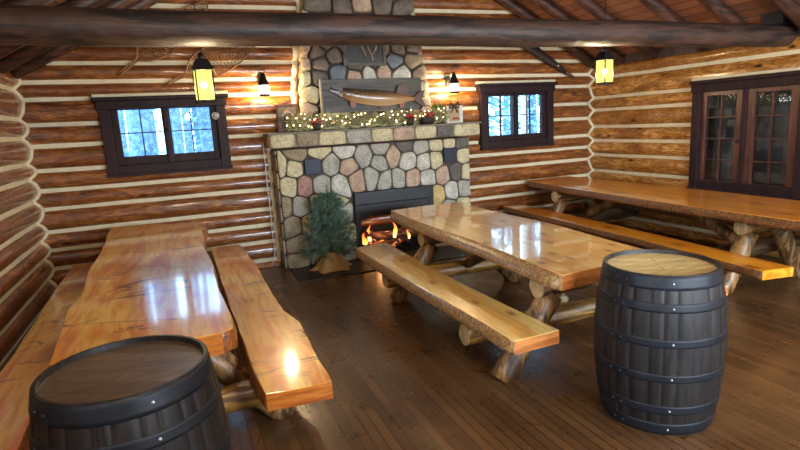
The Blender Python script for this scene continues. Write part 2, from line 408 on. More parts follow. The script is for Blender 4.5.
W1 = (-1.30, -.10, 1.38, 2.12); W2 = (3.54, 4.67, 1.38, 2.12); W3 = (-3.26, -1.96, .74, 1.96)
log_wall('wall_back', 0, 'x', -1, XL-.0, XR+.0, ZB_L, ZB_R, [W1, W2], roof_z, 'log_x', 1)
WL = (-6.9, -5.7, 1.2, 2.1)  # left window out of view, added for fill light
log_wall('wall_left', XL, 'y', 1, YF, 0, ZLW, ZLW, [WL], None, 'log_y', 2)
log_wall('wall_right', XR, 'y', -1, YF, 0, ZR, ZR, [W3], None, 'log_r', 3)
WF = [(.7, 2.0, 1.1, 2.15), (2.6, 3.9, 1.1, 2.15), (4.25, 5.25, 1.1, 2.15)]  # front windows out of view, added to carry fill light
log_wall('wall_front', YF, 'x', 1, XL, XR, ZB_L, ZB_R, WF, roof_z, 'log_x', 4)
MB().box(XL-.4, XR+.4, YF-.4, .2, -.12, 0).build('floor', M['floor'], kind='structure')
cb = MB()
rx = (XL+XR)/2; rz = roof_z(rx)
for sx, ex in ((-1, XL-.35), (1, XR+.35)):
    ez = 2.50-ROOF_S*.35
    cb.add([(rx, YF-.2, rz), (rx, .35, rz), (ex, .35, ez), (ex, YF-.2, ez), (rx, YF-.2, rz+.09), (rx, .35, rz+.09), (ex, .35, ez+.09), (ex, YF-.2, ez+.09)],
           [(0, 1, 2, 3), (4, 5, 6, 7), (0, 3, 7, 4), (1, 2, 6, 5), (2, 3, 7, 6)], 0, False)
cb.build('ceiling', M['ceil'], kind='structure')
MB().box(XR-.045, XR+.02, YF, -.0, 2.40, 2.66).build('trim_1', M['frieze'], kind='structure')
MB().box(XL-.02, XL+.045, YF, -.0, 2.47, 2.66).build('trim_2', M['frieze'], kind='structure')
# rafters follow the roof slope on both sides
k = 3
for i, y in enumerate([-.14, -.66, -1.25, -2.02, -2.62, -3.24, -3.9, -4.6, -5.3, -6.0, -6.7, -7.4, -8.1]):
    for sd in (-1, 1):
        e = (XL+.06 if sd < 0 else XR-.06); z_e = roof_z(e)-.085; z_r = rz-.085
        mb = MB(); hw = .045; h = .08
        P0, P1 = (rx, z_r), (e, z_e); L = math.hypot(P1[0]-P0[0], P1[1]-P0[1])
        mb.tube([(P0[0]+(P1[0]-P0[0])*q/8, y+.01*noise.noise(Vector((q*.7, i, sd))), P0[1]+(P1[1]-P0[1])*q/8) for q in range(9)], .072, 10, jit=.12, seed=i)
        mb.build('trim_%d' % k, M['rafter'], kind='structure'); k += 1
# corner chinking follows the meeting of the two log profiles
def corner(xw, sg, zw, zbk):
    pts = []; z = .02
    while z < 2.48:
        pts.append((xw+sg*(depth_at(z, zw)+.006), -depth_at(z, zbk)-.006, z)); z += .02
    return MB().tube(pts, .024, 8)
corner(XL, 1, ZLW, ZB_L).build('trim_%d' % k, M['chink'], kind='structure'); k += 1
corner(XR, -1, ZR, ZB_R).build('trim_%d' % k, M['chink'], kind='structure'); k += 1
# chinking where logs die into the chimney masonry
def vchink(xf, z0, z1, w):
    mb = MB(); z = z0; A = []; 
    while z <= z1:
        d = depth_at(z, ZB_L)
        xx = xf(z)+.018*noise.noise(Vector((z*7, 1, 3)))
        ww = w*(1+.5*noise.noise(Vector((z*9, 5, 3))))
        A.append((xx-ww, -d-.002, z)); A.append((xx-ww*.5, -d-.022, z)); A.append((xx+ww, -d-.022, z)); A.append((xx+ww+.03, -.0, z)); z += .025
    n = len(A)//4
    return mb.add(A, [(4*i+j, 4*i+j+1, 4*i+4+j+1, 4*i+4+j) for i in range(n-1) for j in range(3)], 0, True)
vchink(lambda z: .425, 0.01, 1.62, .022).build('trim_%d' % k, M['chink'], kind='structure'); k += 1
vchink(lambda z: .80+max(0, z-2.2)*.16, 1.7, 3.5, .035).build('trim_%d' % k, M['chink'], kind='structure'); k += 1

# ------------------------------------------------------------------ windows
def box_on(mb, ax, fix, sgn, u0, u1, d0, d1, z0, z1, m=0, bev=0.0):
    a, b = sorted((fix+sgn*d0, fix+sgn*d1))
    if ax == 'x': mb.box(u0, u1, a, b, z0, z1, m, bev)
    else: mb.box(a, b, u0, u1, z0, z1, m, bev)

def window(name, ax, fix, sgn, u0, u1, z0, z1, glass, cols, rows, zg, frame_m, sash_m, head=.12, lat=.11, knob=None, over=.05, strip=True):
    """glass: list of (a, b) sash glass spans along the wall"""
    root = bpy.data.objects.new(name, None); COL.objects.link(root); root['kind'] = 'structure'
    root.location = ((u0+u1)/2, fix, z0) if ax == 'x' else (fix, (u0+u1)/2, z0)
    gc_ = [(glass[i][1]+glass[i+1][0])/2 for i in range(len(glass)-1)]
    mb = MB()
    box_on(mb, ax, fix, sgn, u0, u0+lat, -.10, .115, z0, z1, bev=.006); box_on(mb, ax, fix, sgn, u1-lat, u1, -.10, .115, z0, z1, bev=.006)
    box_on(mb, ax, fix, sgn, u0+lat, u1-lat, -.10, .112, z0, z0+.11, bev=.006)
    for g_ in gc_: box_on(mb, ax, fix, sgn, g_-.026, g_+.026, -.06, .088, z0+.1, z1-head, bev=.004)
    mb.build('window_frame', M[frame_m], root)
    mb = MB(); box_on(mb, ax, fix, sgn, u0-over, u1+over, -.05, .15, z1-head*.25, z1+.012, bev=.008); box_on(mb, ax, fix, sgn, u0-over*.4, u1+over*.4, -.08, .128, z1-head, z1-head*.25, bev=.006)
    mb.build('window_header', M[frame_m], root)
    mb = MB(); box_on(mb, ax, fix, sgn, u0-.01, u1+.01, -.02, .135, z0-.015, z0+.02, bev=.006); mb.build('window_sill', M[frame_m], root)
    if strip:
        mb = MB(); box_on(mb, ax, fix, sgn, u0-over, u1+over, 0, .10, z1+.012, z1+.05, bev=.01); mb.build('chinking_strip', M['chink'], root)
    gc = [(glass[i][1]+glass[i+1][0])/2 for i in range(len(glass)-1)]
    for i, (a, b) in enumerate(glass):
        l = u0+lat if i == 0 else gc[i-1]+.027; r = u1-lat if i == len(glass)-1 else gc[i]-.027
        mb = MB(); bt, tp = z0+.11, z1-head
        box_on(mb, ax, fix, sgn, l, a, .0, .07, bt, tp, bev=.004); box_on(mb, ax, fix, sgn, b, r, .0, .07, bt, tp, bev=.004)
        box_on(mb, ax, fix, sgn, a, b, .0, .07, bt, zg[0], bev=.004); box_on(mb, ax, fix, sgn, a, b, .0, .07, zg[1], tp, bev=.004)
        sh = mb.build('sash', M[sash_m], root)
        mb = MB()
        for c in range(1, cols): u = a+(b-a)*c/cols; box_on(mb, ax, fix, sgn, u-.006, u+.006, .02, .06, zg[0], zg[1])
        for c in range(1, rows): z = zg[0]+(zg[1]-zg[0])*c/rows; box_on(mb, ax, fix, sgn, a, b, .022, .058, z-.006, z+.006)
        mb.build('muntins', M[sash_m], sh)
        mb = MB(); box_on(mb, ax, fix, sgn, a-.005, b+.005, .030, .034, zg[0]-.005, zg[1]+.005); mb.build('pane', M['glass'], sh)
    if knob:
        mb = MB(); c = (knob[0], fix+sgn*.095, knob[1]) if ax == 'x' else (fix+sgn*.095, knob[0], knob[1])
        mb.sphere(c, .02, 0, 2); mb.tube([c, (c[0]-(sgn*.05 if ax == 'y' else 0), c[1]-(sgn*.05 if ax == 'x' else 0), c[2])], .008, 8)
        mb.build('knob', M['iron'], root)
    return root
window('window_1', 'x', 0, -1, -1.372, -.035, 1.315, 2.17, [(-1.19, -.745), (-.655, -.215)], 2, 2, (1.52, 2.04), 'trimdark', 'trimdark', knob=(-.70, 1.80))
window('window_2', 'x', 0, -1, 3.465, 4.735, 1.285, 2.20, [(3.62, 4.045), (4.13, 4.555)], 2, 2, (1.47, 2.035), 'trimdark', 'trimdark', knob=(4.09, 1.45))
window('window_3', 'y', XR, -1, -3.33, -1.935, .70, 2.03, [(-3.11, -2.715), (-2.495, -2.10)], 2, 4, (.815, 1.85), 'trimdark', 'trimred', head=.13, knob=(-2.55, 1.30), over=.03)
for i, (a, b, z0, z1) in enumerate(WF):
    m_ = (a+b)/2
    window('window_%d' % (4+i), 'x', YF, 1, a-.07, b+.07, z0-.06, z1+.06, [(a+.1, m_-.05), (m_+.05, b-.1)], 2, 2, (z0+.12, z1-.12), 'trimdark', 'trimdark')
window('window_7', 'y', XL, 1, WL[0]-.07, WL[1]+.07, WL[2]-.06, WL[3]+.06, [(WL[0]+.1, -6.35), (-6.25, WL[1]-.1)], 2, 2, (WL[2]+.12, WL[3]-.12), 'trimdark', 'trimdark')
# dark store room behind the leaded casements on the right
mb = MB(); a, b = XR+.06, XR+1.1
mb.box(b, b+.04, -3.9, -1.4, .3, 2.3); mb.box(a, b, -3.94, -3.9, .3, 2.3); mb.box(a, b, -1.4, -1.36, .3, 2.3); mb.box(a, b, -3.9, -1.4, .26, .3); mb.box(a, b, -3.9, -1.4, 2.3, 2.34)
mb.build('wall_behind', plain('dark_store_room', (58, 56, 58), .8, var=.35, scale=3), kind='structure')
cu = MB(); n = 70
cu.add([(XR+.42+.03*math.sin(i*1.1)+.01*math.sin(i*.37), -3.7+2.2*i/n, z) for i in range(n+1) for z in (.35, 1.95)], [(2*i, 2*i+2, 2*i+3, 2*i+1) for i in range(n)], 0, True)
tag(cu.build('curtain', plain('grey_curtain', (92, 90, 92), .85, var=.25, scale=4)), 'grey folded curtain hanging behind the leaded glass of the right casement', 'curtain')
sl = thing('glow_dots', 'string of tiny glowing white dots behind the top of the right casement', 'lights', (XR+.3, -2.9, 1.8))
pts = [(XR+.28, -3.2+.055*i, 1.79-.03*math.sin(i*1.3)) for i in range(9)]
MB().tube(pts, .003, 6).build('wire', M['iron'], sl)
for i in range(34):  # glowing dots added for the white specks in the glass
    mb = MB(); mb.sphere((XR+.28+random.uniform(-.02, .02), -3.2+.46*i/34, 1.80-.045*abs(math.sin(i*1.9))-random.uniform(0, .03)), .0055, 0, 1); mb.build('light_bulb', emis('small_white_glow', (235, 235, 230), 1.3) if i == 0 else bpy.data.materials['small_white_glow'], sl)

# ------------------------------------------------------------------ masonry
ST = {'t': stone('tan_fieldstone', (212, 200, 160), (166, 152, 120)), 'g': stone('grey_fieldstone', (180, 176, 162), (136, 132, 122)),
      'l': stone('pale_fieldstone', (208, 204, 190), (164, 160, 148)), 'p': stone('pinkish_fieldstone', (194, 166, 142), (152, 126, 106)),
      'r': stone('red_fieldstone', (170, 132, 120), (128, 98, 92)), 'y': stone('yellow_fieldstone', (212, 186, 122), (170, 144, 92)),
      'd': stone('dark_fieldstone', (112, 104, 98), (78, 72, 70)), 'b': stone('brown_fieldstone', (160, 144, 116), (116, 100, 80)),
      'n': stone('dim_brown_boulder', (124, 112, 100), (78, 70, 62)), 's': stone('blue_grey_boulder', (116, 126, 134), (76, 84, 92))}  # dim brown chimney stones are darkened for the weak light up there
SK = list(ST)
def clip_poly(P, a, b, c):          # keep a*x+b*y <= c
    out = []
    for i in range(len(P)):
        p, q = P[i], P[(i+1) % len(P)]; dp = a*p[0]+b*p[1]-c; dq = a*q[0]+b*q[1]-c
        if dp <= 0: out.append(p)
        if (dp < 0 < dq) or (dq < 0 < dp):
            t = dp/(dp-dq); out.append((p[0]+(q[0]-p[0])*t, p[1]+(q[1]-p[1])*t))
    return out
def chaikin(P, w=.25):
    o = []
    for i in range(len(P)):
        p, q = P[i], P[(i+1) % len(P)]
        o += [(p[0]*(1-w)+q[0]*w, p[1]*(1-w)+q[1]*w), (p[0]*w+q[0]*(1-w), p[1]*w+q[1]*(1-w))]
    return o
def lay_stone(mb, P, code, tf, bulge):
    if len(P) < 3: return
    cx = sum(p[0] for p in P)/len(P); cy = sum(p[1] for p in P)/len(P)
    size = max(max(p[0] for p in P)-min(p[0] for p in P), max(p[1] for p in P)-min(p[1] for p in P))
    if size < .03: return
    P = chaikin(chaikin(P, .15), .25); n = len(P)
    rings = []
    for sc_, d in ((1, -.01), (1, bulge*.4), (.965, bulge*.8), (.88, bulge*.98), (.45, bulge*1.06)):
        rings.append([tf(cx+(p[0]-cx)*sc_, cy+(p[1]-cy)*sc_, d+.006*noise.noise(Vector((p[0]*9, p[1]*9, d*20)))) for p in P])
    vs = [v for r in rings for v in r]; fs = []
    for i in range(len(rings)-1):
        for j in range(n): fs.append((i*n+j, i*n+(j+1) % n, (i+1)*n+(j+1) % n, (i+1)*n+j))
    fs.append(tuple((len(rings)-1)*n+j for j in range(n)))
    mb.add(vs, fs, SK.index(code), True)
def voronoi(mb, seeds, dom, tf, gap=.0065, bulge=.030, post=None):
    for i, (x, y, c) in enumerate(seeds):
        if c in 'V_': continue
        P = list(dom)
        for j, (x2, y2, _) in enumerate(seeds):
            if i == j: continue
            a, b = x2-x, y2-y; L = math.hypot(a, b)
            if L < 1e-3 or L > 1.3: continue
            a /= L; b /= L; P = clip_poly(P, a, b, a*(x+x2)/2+b*(y+y2)/2-gap)
            if len(P) < 3: break
        if post and len(P) >= 3: P = post(x, y, P)
        lay_stone(mb, P, c, tf, bulge)
FRONT = [(0.7, 1.44, 'b'), (0.99, 1.44, 't'), (1.32, 1.43, 'l'), (1.56, 1.33, 'g'), (0.65, 1.26, 't'), (1.12, 1.27, 'g'), (1.36, 1.22, 'p'), (1.45, 1.05, 'p'), (1.655, 1.07, 'g'), (0.9, 1.26, 'V'), (0.50, 1.29, 't'), (1.8, 1.43, 'g'), (1.77, 1.24, 'g'), (1.96, 1.31, 'p'), (2.15, 1.46, 'd'), (2.37, 1.42, 'g'), (2.17, 1.24, 'l'), (2.42, 1.21, 'l'), (2.58, 1.22, 't'), (2.60, 1.44, 't'), (2.79, 1.45, 't'), (2.99, 1.44, 'd'), (2.79, 1.26, 'V'), (3.01, 1.25, 't'), (2.88, 1.04, 'd'), (3.05, 1.02, 't'), (2.68, 1.0, 'p'), (0.59, 1.04, 't'), (0.77, 1.02, 'r'), (0.98, 1.02, 'g'), (1.23, 1.0, 'l'), (0.70, 0.78, 'g'), (0.94, 0.8, 'g'), (0.59, 0.54, 'b'), (0.80, 0.54, 'y'), (0.50, 0.80, 'b'), (1.13, 0.77, 't'), (1.0, 0.52, 'g'), (1.2, 0.62, 'g'), (1.22, 0.36, 't'), (1.84, 1.0, 'g'), (2.02, 1.0, 'g'), (2.23, .99, 'p'), (2.45, 0.98, 'l'), (2.60, 0.74, 'y'), (2.8, 0.78, 'l'), (3.01, 0.79, 'g'), (3.0, 0.55, 't'), (2.75, 0.54, 'g'), (2.91, 0.36, 'g'), (2.65, 0.3, 'p'), (3.0, 0.14, 't'), (2.75, 0.11, 'b'), (0.65, 0.30, 'b'), (0.63, 0.09, 'b'), (0.90, 0.31, 'g'), (0.90, 0.1, 'b'), (1.22, 0.12, 'g'),
         (1.55, .6, '_'), (1.9, .72, '_'), (2.3, .72, '_'), (2.35, .3, '_'), (1.6, .3, '_')]
CHIM = [(1.09, 2.64, 'n'), (1.33, 2.59, 'n'), (1.13, 2.49, 'n'), (1.36, 2.39, 's'), (1.6, 2.49, 'n'), (1.57, 2.34, 'p'), (1.77, 2.37, 'l'), (0.91, 2.49, 'p'), (1.10, 2.34, 'd'), (1.48, 2.72, 's'), (1.22, 2.76, 'n'), (0.92, 2.34, 't'), (0.97, 2.70, 'p'), (2.17, 2.69, 'n'), (2.41, 2.70, 'n'), (2.12, 2.53, 's'), (2.40, 2.53, 'b'), (1.95, 2.41, 'p'), (2.22, 2.36, 'l'), (2.5, 2.36, 'b'), (2.52, 2.18, 't'), (1.86, 2.52, 'n'), (1.98, 2.69, 'n'), (1.22, 3.19, 'n'), (1.46, 3.19, 'n'), (1.73, 3.22, 'p'), (1.99, 3.24, 'n'), (2.29, 3.18, 'n'), (1.0, 2.13, 't'), (0.92, 1.95, 'p'), (1.21, 2.04, 'n'), (1.5, 2.12, 'n'), (1.84, 2.05, 'd'), (2.15, 2.08, 'n'), (2.54, 1.95, 'p'), (1.22, 3.0, 'n'), (1.46, 2.96, 'p'), (1.73, 3.0, 'n'), (2.05, 2.91, 's'), (2.36, 2.98, 'n'), (1.1, 2.9, 'b'), (1.70, 2.80, 'n'), (2.3, 2.83, 'n'), (1.3, 1.85, 't'), (1.7, 1.85, 'n'), (2.1, 1.83, 'b'), (2.4, 1.78, 'p'), (1.0, 1.78, 'p')]
for z in (3.4, 3.62, 3.84, 4.06, 4.3, 4.5):
    for x in (1.2, 1.48, 1.75, 2.02, 2.3): CHIM.append((x+random.uniform(-.06, .06), z+random.uniform(-.05, .05), random.choice('nnpdb')))
FX0, FX1, FY, FZ = .47, 3.10, -.365, 1.49
fp = thing('fieldstone_fireplace', 'fieldstone fireplace with stone mantel ledge and tapering boulder chimney on the back wall', 'fireplace', (1.78, -.2, 0))
mb = MB()
for (x0, x1, z0, z1) in ((FX0, 1.40, 0, .87), (2.50, FX1, 0, .87), (FX0, FX1, .87, FZ)): mb.box(x0, x1, FY, -.0, z0, z1, len(SK))
def post(x, y, P):
    if .42 < y < .95 or y <= .42:
        if x < 1.42: P = clip_poly(P, 1, 0, 1.40) if y < .9 else P
        elif x > 2.5: P = clip_poly(P, -1, 0, -2.50) if y < .9 else P
    if 1.33 < x < 2.56 and y > .9: P = clip_poly(P, 0, -1, -.885)
    return P
voronoi(mb, FRONT, [(FX0+.005, .01), (FX1-.005, .01), (FX1-.005, 1.485), (FX0+.005, 1.485)], lambda u, v, d: (u, FY-d, v), post=post)
for xx, sg in ((FX0, -1), (FX1, 1)):
    sd = [(-.10-.19*((j+i) % 2)+random.uniform(-.03, .03), .1+.2*j+random.uniform(-.04, .04), random.choice('tgbpl')) for j in range(8) for i in range(2)]
    voronoi(mb, sd, [(-.36, .01), (-.0, .01), (-.0, 1.485), (-.36, 1.485)], lambda u, v, d, xx=xx, sg=sg: (xx+sg*(d*.6), u, v), bulge=.028)
mb.build('stone_surround', [ST[c] for c in SK]+[M['mortar']], fp)
# mantel ledge: one course of squared stones
mb = MB(); mb.box(.415, 3.225, -.43, -.0, 1.515, 1.665, len(SK))
bx = [.395, .80, 1.06, 1.35, 1.62, 1.89, 2.17, 2.46, 2.76, 2.92, 3.245]
bc = 'ttbgtpgldt'
bx = [.395, .70, .985, 1.33, 1.66, 1.96, 2.26, 2.585, 2.84, 3.245]; bc = 'tbtgtptdt'
for i, c in enumerate(bc):
    x0, x1 = bx[i]+.01, bx[i+1]-.01; sh = .02*math.sin(i*2.3)
    P = [(x0+sh, 1.512), (x1-.02*math.cos(i), 1.512), (x1+.0, 1.585), (x1, 1.672), (x0, 1.672), (x0-.004, 1.6)]
    lay_stone(mb, P, c, lambda u, v, d: (u, -.43-d, v), .028)
for xx, sg in ((.415, -1), (3.225, 1)):
    for (a, b, c) in ((-.44, -.22, 't'), (-.20, -.01, 'b')): lay_stone(mb, [(a, 1.512), (b, 1.512), (b, 1.672), (a, 1.672)], c, lambda u, v, d, xx=xx, sg=sg: (xx+sg*d*.8, u, v), .025)
mb.box(.385, 3.255, -.455, -.0, 1.668, 1.690, len(SK))
mb.build('mantel_ledge', [ST[c] for c in SK]+[plain('mantel_cap_stone', (128, 120, 104), .8, var=.2)], fp)
# chimney breast
def cx0(z): return .90 if z < 2.2 else .90+(z-2.2)*.11
def cx1(z): return 2.60-(z-2.0)*.14 if z > 2 else 2.60
mb = MB(); zt = 4.55; CY = -.17; vs = []
for z in (1.69, 2.2, zt): vs += [(cx0(z)+.03, 0, z), (cx0(z)+.03, CY, z), (cx1(z)-.03, CY, z), (cx1(z)-.03, 0, z)]
mb.add(vs, [(4*i+j, 4*i+j+1, 4*i+j+5, 4*i+j+4) for i in range(2) for j in range(3)], len(SK), False)
voronoi(mb, CHIM, [(.84, 1.69), (2.66, 1.69), (cx1(2.2)+.03, 2.2), (cx1(zt), zt), (cx0(zt), zt), (.86, 2.2)], lambda u, v, d: (u, CY-d, v), gap=.009, bulge=.065)
for f, sg in ((cx0, -1), (cx1, 1)):
    sd = [(-.085+random.uniform(-.02, .02), 1.8+.21*j, random.choice('npbdt')) for j in range(13)]
    voronoi(mb, sd, [(-.19, 1.69), (-.0, 1.69), (-.0, zt), (-.19, zt)], lambda u, v, d, f=f, sg=sg: (f(v)-sg*.03+sg*d, u, v), bulge=.06)
mb.build('chimney', [ST[c] for c in SK]+[M['mortar']], fp)
# firebox
mb = MB(); mb.box(1.40, 1.44, -.36, -.02, 0, .87); mb.box(2.46, 2.50, -.36, -.02, 0, .87); mb.box(1.44, 2.46, -.05, -.02, 0, .87); mb.box(1.44, 2.46, -.36, -.05, .83, .87); mb.box(1.44, 2.46, -.36, -.05, 0, .03)
mb.build('firebox', M['soot'], fp)
mb = MB(); mb.box(1.39, 2.51, -.425, -.36, .72, .885, bev=.008); mb.box(1.41, 2.49, -.410, -.36, .62, .715, bev=.006); mb.box(1.39, 1.46, -.415, -.36, 0, .72, bev=.005); mb.box(2.44, 2.51, -.415, -.36, 0, .72, bev=.005)
n = 14; arc = [(1.46+.98*i/n, .52+.09*math.sin(math.pi*i/n)) for i in range(n+1)]
mb.add([(x, -.40, z) for x, z in arc]+[(x, -.40, .63) for x, z in arc]+[(x, -.37, z) for x, z in arc], [(i, i+1, n+2+i, n+1+i) for i in range(n)]+[(i, i+1, 2*n+3+i, 2*n+2+i) for i in range(n)], 0, False)
mb.build('metal_surround', M['firemetal'], fp)
for (x0, x1, z0, z1) in ((.795, .992, 1.172, 1.352), (2.70, 2.885, 1.17, 1.36)):
    mb = MB(); mb.box(x0, x1, -.405, -.36, z0, z1, bev=.004)
    for q in range(1, 9): x = x0+(x1-x0)*q/9; mb.box(x-.003, x+.003, -.409, -.40, z0+.015, z1-.015)
    o = mb.build('air_vent', plain('blue_black_vent', (40, 42, 58), .5, .3), fp)
MB().box(.50, 3.05, -1.02, -.37, 0, .014, bev=.004).build('hearth_slab', M['hearth'], fp)
gr = thing('fire_grate', 'black iron grate standing in the firebox under the burning logs', 'grate', (1.85, -.22, .03))
mb = MB()
for i in range(7): x = 1.56+.1*i; mb.tube([(x, -.33, .14), (x, -.32, .08), (x, -.10, .08)], .008, 6)
mb.tube([(1.52, -.30, .075), (2.2, -.30, .075)], .009, 6); mb.tube([(1.52, -.12, .075), (2.2, -.12, .075)], .009, 6)
mb.build('grate_bars', M['iron'], gr)
for p in ((1.56, -.30), (2.16, -.30), (1.56, -.12), (2.16, -.12)): MB().tube([(p[0], p[1], .03), (p[0], p[1], .08)], .008, 6).build('leg', M['iron'], gr)
fl = [((1.50, -.27, .14), (2.02, -.27, .13), .045, 'burning split log lying lowest at the front of the fire'), ((1.60, -.15, .15), (2.22, -.16, .14), .05, 'burning log lying at the back of the fire'), ((1.52, -.22, .32), (1.86, -.23, .20), .045, 'glowing orange log propped up at the left of the fire'), ((1.86, -.20, .22), (2.18, -.21, .30), .04, 'charred log leaning at the right of the fire')]
for a, b, r, lb in fl:
    mb = MB(); mb.tube([Vector(a).lerp(Vector(b), t/6) for t in range(7)], r, 10, jit=.35, seed=r*100); tag(mb.build('firewood_log', M['ember'], origin=a), lb, 'log', 'logs burning in the fireplace')
def flame(x, y, z, h, w, lb):
    mb = MB(); n = 9; pts = []; rr = []
    for i in range(n+1):
        t = i/n; pts.append((x+.03*math.sin(t*5+x*9)*t, y, z+h*t)); rr.append(max(.002, w*math.sin(math.pi*min(1, t*.85+.12))**.8*(1-t*.6)))
    mb.tube(pts, rr, 8, jit=.5, seed=x*7); tag(mb.build('flame', M['flame'], origin=(x, y, z)), lb, 'flame', 'flames of the log fire')
flame(1.54, -.26, .12, .20, .055, 'wide pale flame lowest at the left of the fire'); flame(1.62, -.24, .19, .22, .035, 'tall orange flame above the left log'); flame(1.80, -.24, .12, .13, .030, 'short flame low in the middle of the fire')
flame(1.98, -.25, .20, .22, .035, 'slim yellow flame right of the middle of the fire'); flame(2.18, -.26, .16, .14, .022, 'small faint flame at the far right of the fire')

# ------------------------------------------------------------------ main beam
bm_ = MB()
N = 40; pts = [(XL-.1+(XR-XL+.2)*i/N, -3.0, 2.418+.006*math.sin(i*.5)) for i in range(N+1)]
bm_.tube(pts, [.112+.006*noise.noise(Vector((i*.35, 2, 1))) for i in range(N+1)], 18, jit=.05)
beam = tag(bm_.build('tie_beam', M['beam'], origin=(rx, -3, 2.42)), 'long dark log tie beam spanning the room from wall to wall overhead', 'beam')
MB().box(5.27, 5.50, -3.1, -2.86, 2.52, 2.66, bev=.01).build('speaker_cabinet', M['blackbox'], thing('speaker', 'small black speaker box sitting on the right end of the tie beam', 'speaker', (5.385, -2.98, 2.53)))
MB().box(5.285, 5.485, -3.108, -3.098, 2.535, 2.645).build('grille', M['iron'], bpy.data.objects['speaker'])

# ------------------------------------------------------------------ picnic tables
def resample(P, step, amp, seed, axisx=True):
    out = []
    for i in range(len(P)-1):
        p, q = Vector(P[i]), Vector(P[i+1]); n = max(1, int((q-p).length/step))
        for k_ in range(n):
            v = p.lerp(q, k_/n); w = amp*(noise.noise(Vector((v.y*2.6, v.x*2.6, seed)))+.5*noise.noise(Vector((v.y*8, v.x*8, seed))))
            if i+k_ == 0: w = 0
            out.append((v.x+(w if axisx else 0), v.y+(0 if axisx else w)))
    out.append(tuple(P[-1])); return out
def slab(left, far, right, near, ztop, th, mats, name, parent, seed=0, amp=.012, flare=.012):
    """left: far->near, near: left->right, right: near->far, far: right->left (world x,y)"""
    A = resample(left, .09, amp, seed); Bn = resample(near, .09, amp*.4, seed+1, False); Cc = resample(right, .09, amp, seed+2); D = resample(far, .09, amp*.5, seed+3, False)
    loop = A[:-1]+Bn[:-1]+Cc[:-1]+D[:-1]; kind = [1]*(len(A)-1)+[2]*(len(Bn)-1)+[1]*(len(Cc)-1)+[2]*(len(D)-1)
    n = len(loop); mb = MB(); cx = sum(p[0] for p in loop)/n; cy = sum(p[1] for p in loop)/n
    nor = []
    for i in range(n):
        a, b = loop[i-1], loop[(i+1) % n]; d = Vector((b[0]-a[0], b[1]-a[1])); d.normalize(); nor.append((-d.y, d.x))
    area = sum(loop[i][0]*loop[(i+1) % n][1]-loop[(i+1) % n][0]*loop[i][1] for i in range(n))
    s = -1 if area > 0 else 1
    rings = []
    for off, dz in ((-.004, 0), (0, -.004), (flare*.55, -th*.35), (flare*.95, -th*.7), (flare, -th*.9), (flare*.6-.006, -th)):
        fl_ = [(off if min(kind[i], kind[i-1]) == 1 and max(kind[i], kind[i-1]) == 1 else (off if off < 0 else 0)) for i in range(n)]
        rings.append([(loop[i][0]+s*nor[i][0]*(fl_[i]+(.006*noise.noise(Vector((loop[i][0]*6, loop[i][1]*6, dz*30+seed))) if dz < -.01 else 0)), loop[i][1]+s*nor[i][1]*fl_[i], ztop+dz) for i in range(n)])
    mb.v = [v for r in rings for v in r]
    mb.add([], []); 
    def addf(f, m, sm): mb.f.append(list(f)); mb.m.append(m); mb.sm.append(sm); mb.t.append(0)
    addf(range(n), 0, False)
    for r in range(len(rings)-1):
        for i in range(n): addf((r*n+i, r*n+(i+1) % n, (r+1)*n+(i+1) % n, (r+1)*n+i), 0 if r == 0 else kind[i], kind[i] == 1)
    addf([(len(rings)-1)*n+i for i in range(n)][::-1], 1, False)
    return mb.build(name, mats, parent)
def logp(name, a, b, r, mat, parent, seed=0, jit=.16, seg=9, taper=1.0):
    a, b = Vector(a), Vector(b); mb = MB()
    pts = [a.lerp(b, i/seg) for i in range(seg+1)]; pts = [p+Vector((.008*noise.noise(Vector((i*.8, seed, 1))), .008*noise.noise(Vector((i*.8, seed, 9))), 0)) if 0 < i < seg else p for i, p in enumerate(pts)]
    mb.tube(pts, [r*(1+(taper-1)*i/seg) for i in range(seg+1)], 16, 0, True, 1, jit, seed)
    ax = 'x' if abs(b.x-a.x) > abs(b.z-a.z) else 'z'
    return mb.build(name, [M[mat+'_'+ax], M['cut']], parent)
def frame(root, ys, legs, xb0, xb1, xc, seed, bmat='barkg', lmat='bark', top=.670, zb=.29, tx=(0, 0), benchz=.45, rl=.082):
    """ys: [(beam y, leg y)], legs: (foot left x, top left x, top right x, foot right x)"""
    for i, (yb, yl) in enumerate(ys):
        s = 1 if i == 0 else -1
        logp('crosspiece', (legs[1]-.085, yl, top-.075), (legs[2]+.085, yl, top-.075), .074, lmat, root, seed+i)
        logp('leg', (legs[0], yl, .0), (legs[1]+.03, yl, top-.14), rl, lmat, root, seed+i+10)
        logp('leg', (legs[3], yl, .0), (legs[2]-.03, yl, top-.14), rl, lmat, root, seed+i+20)
        logp('bench_beam', (xb0, yb, zb), (xb1, yb, zb), .076, bmat, root, seed+i+30, seg=16)
        logp('brace', (xc, yb+s*.06, zb+.06), (xc, yb+s*.62, top-.03), .062, lmat, root, seed+i+40)
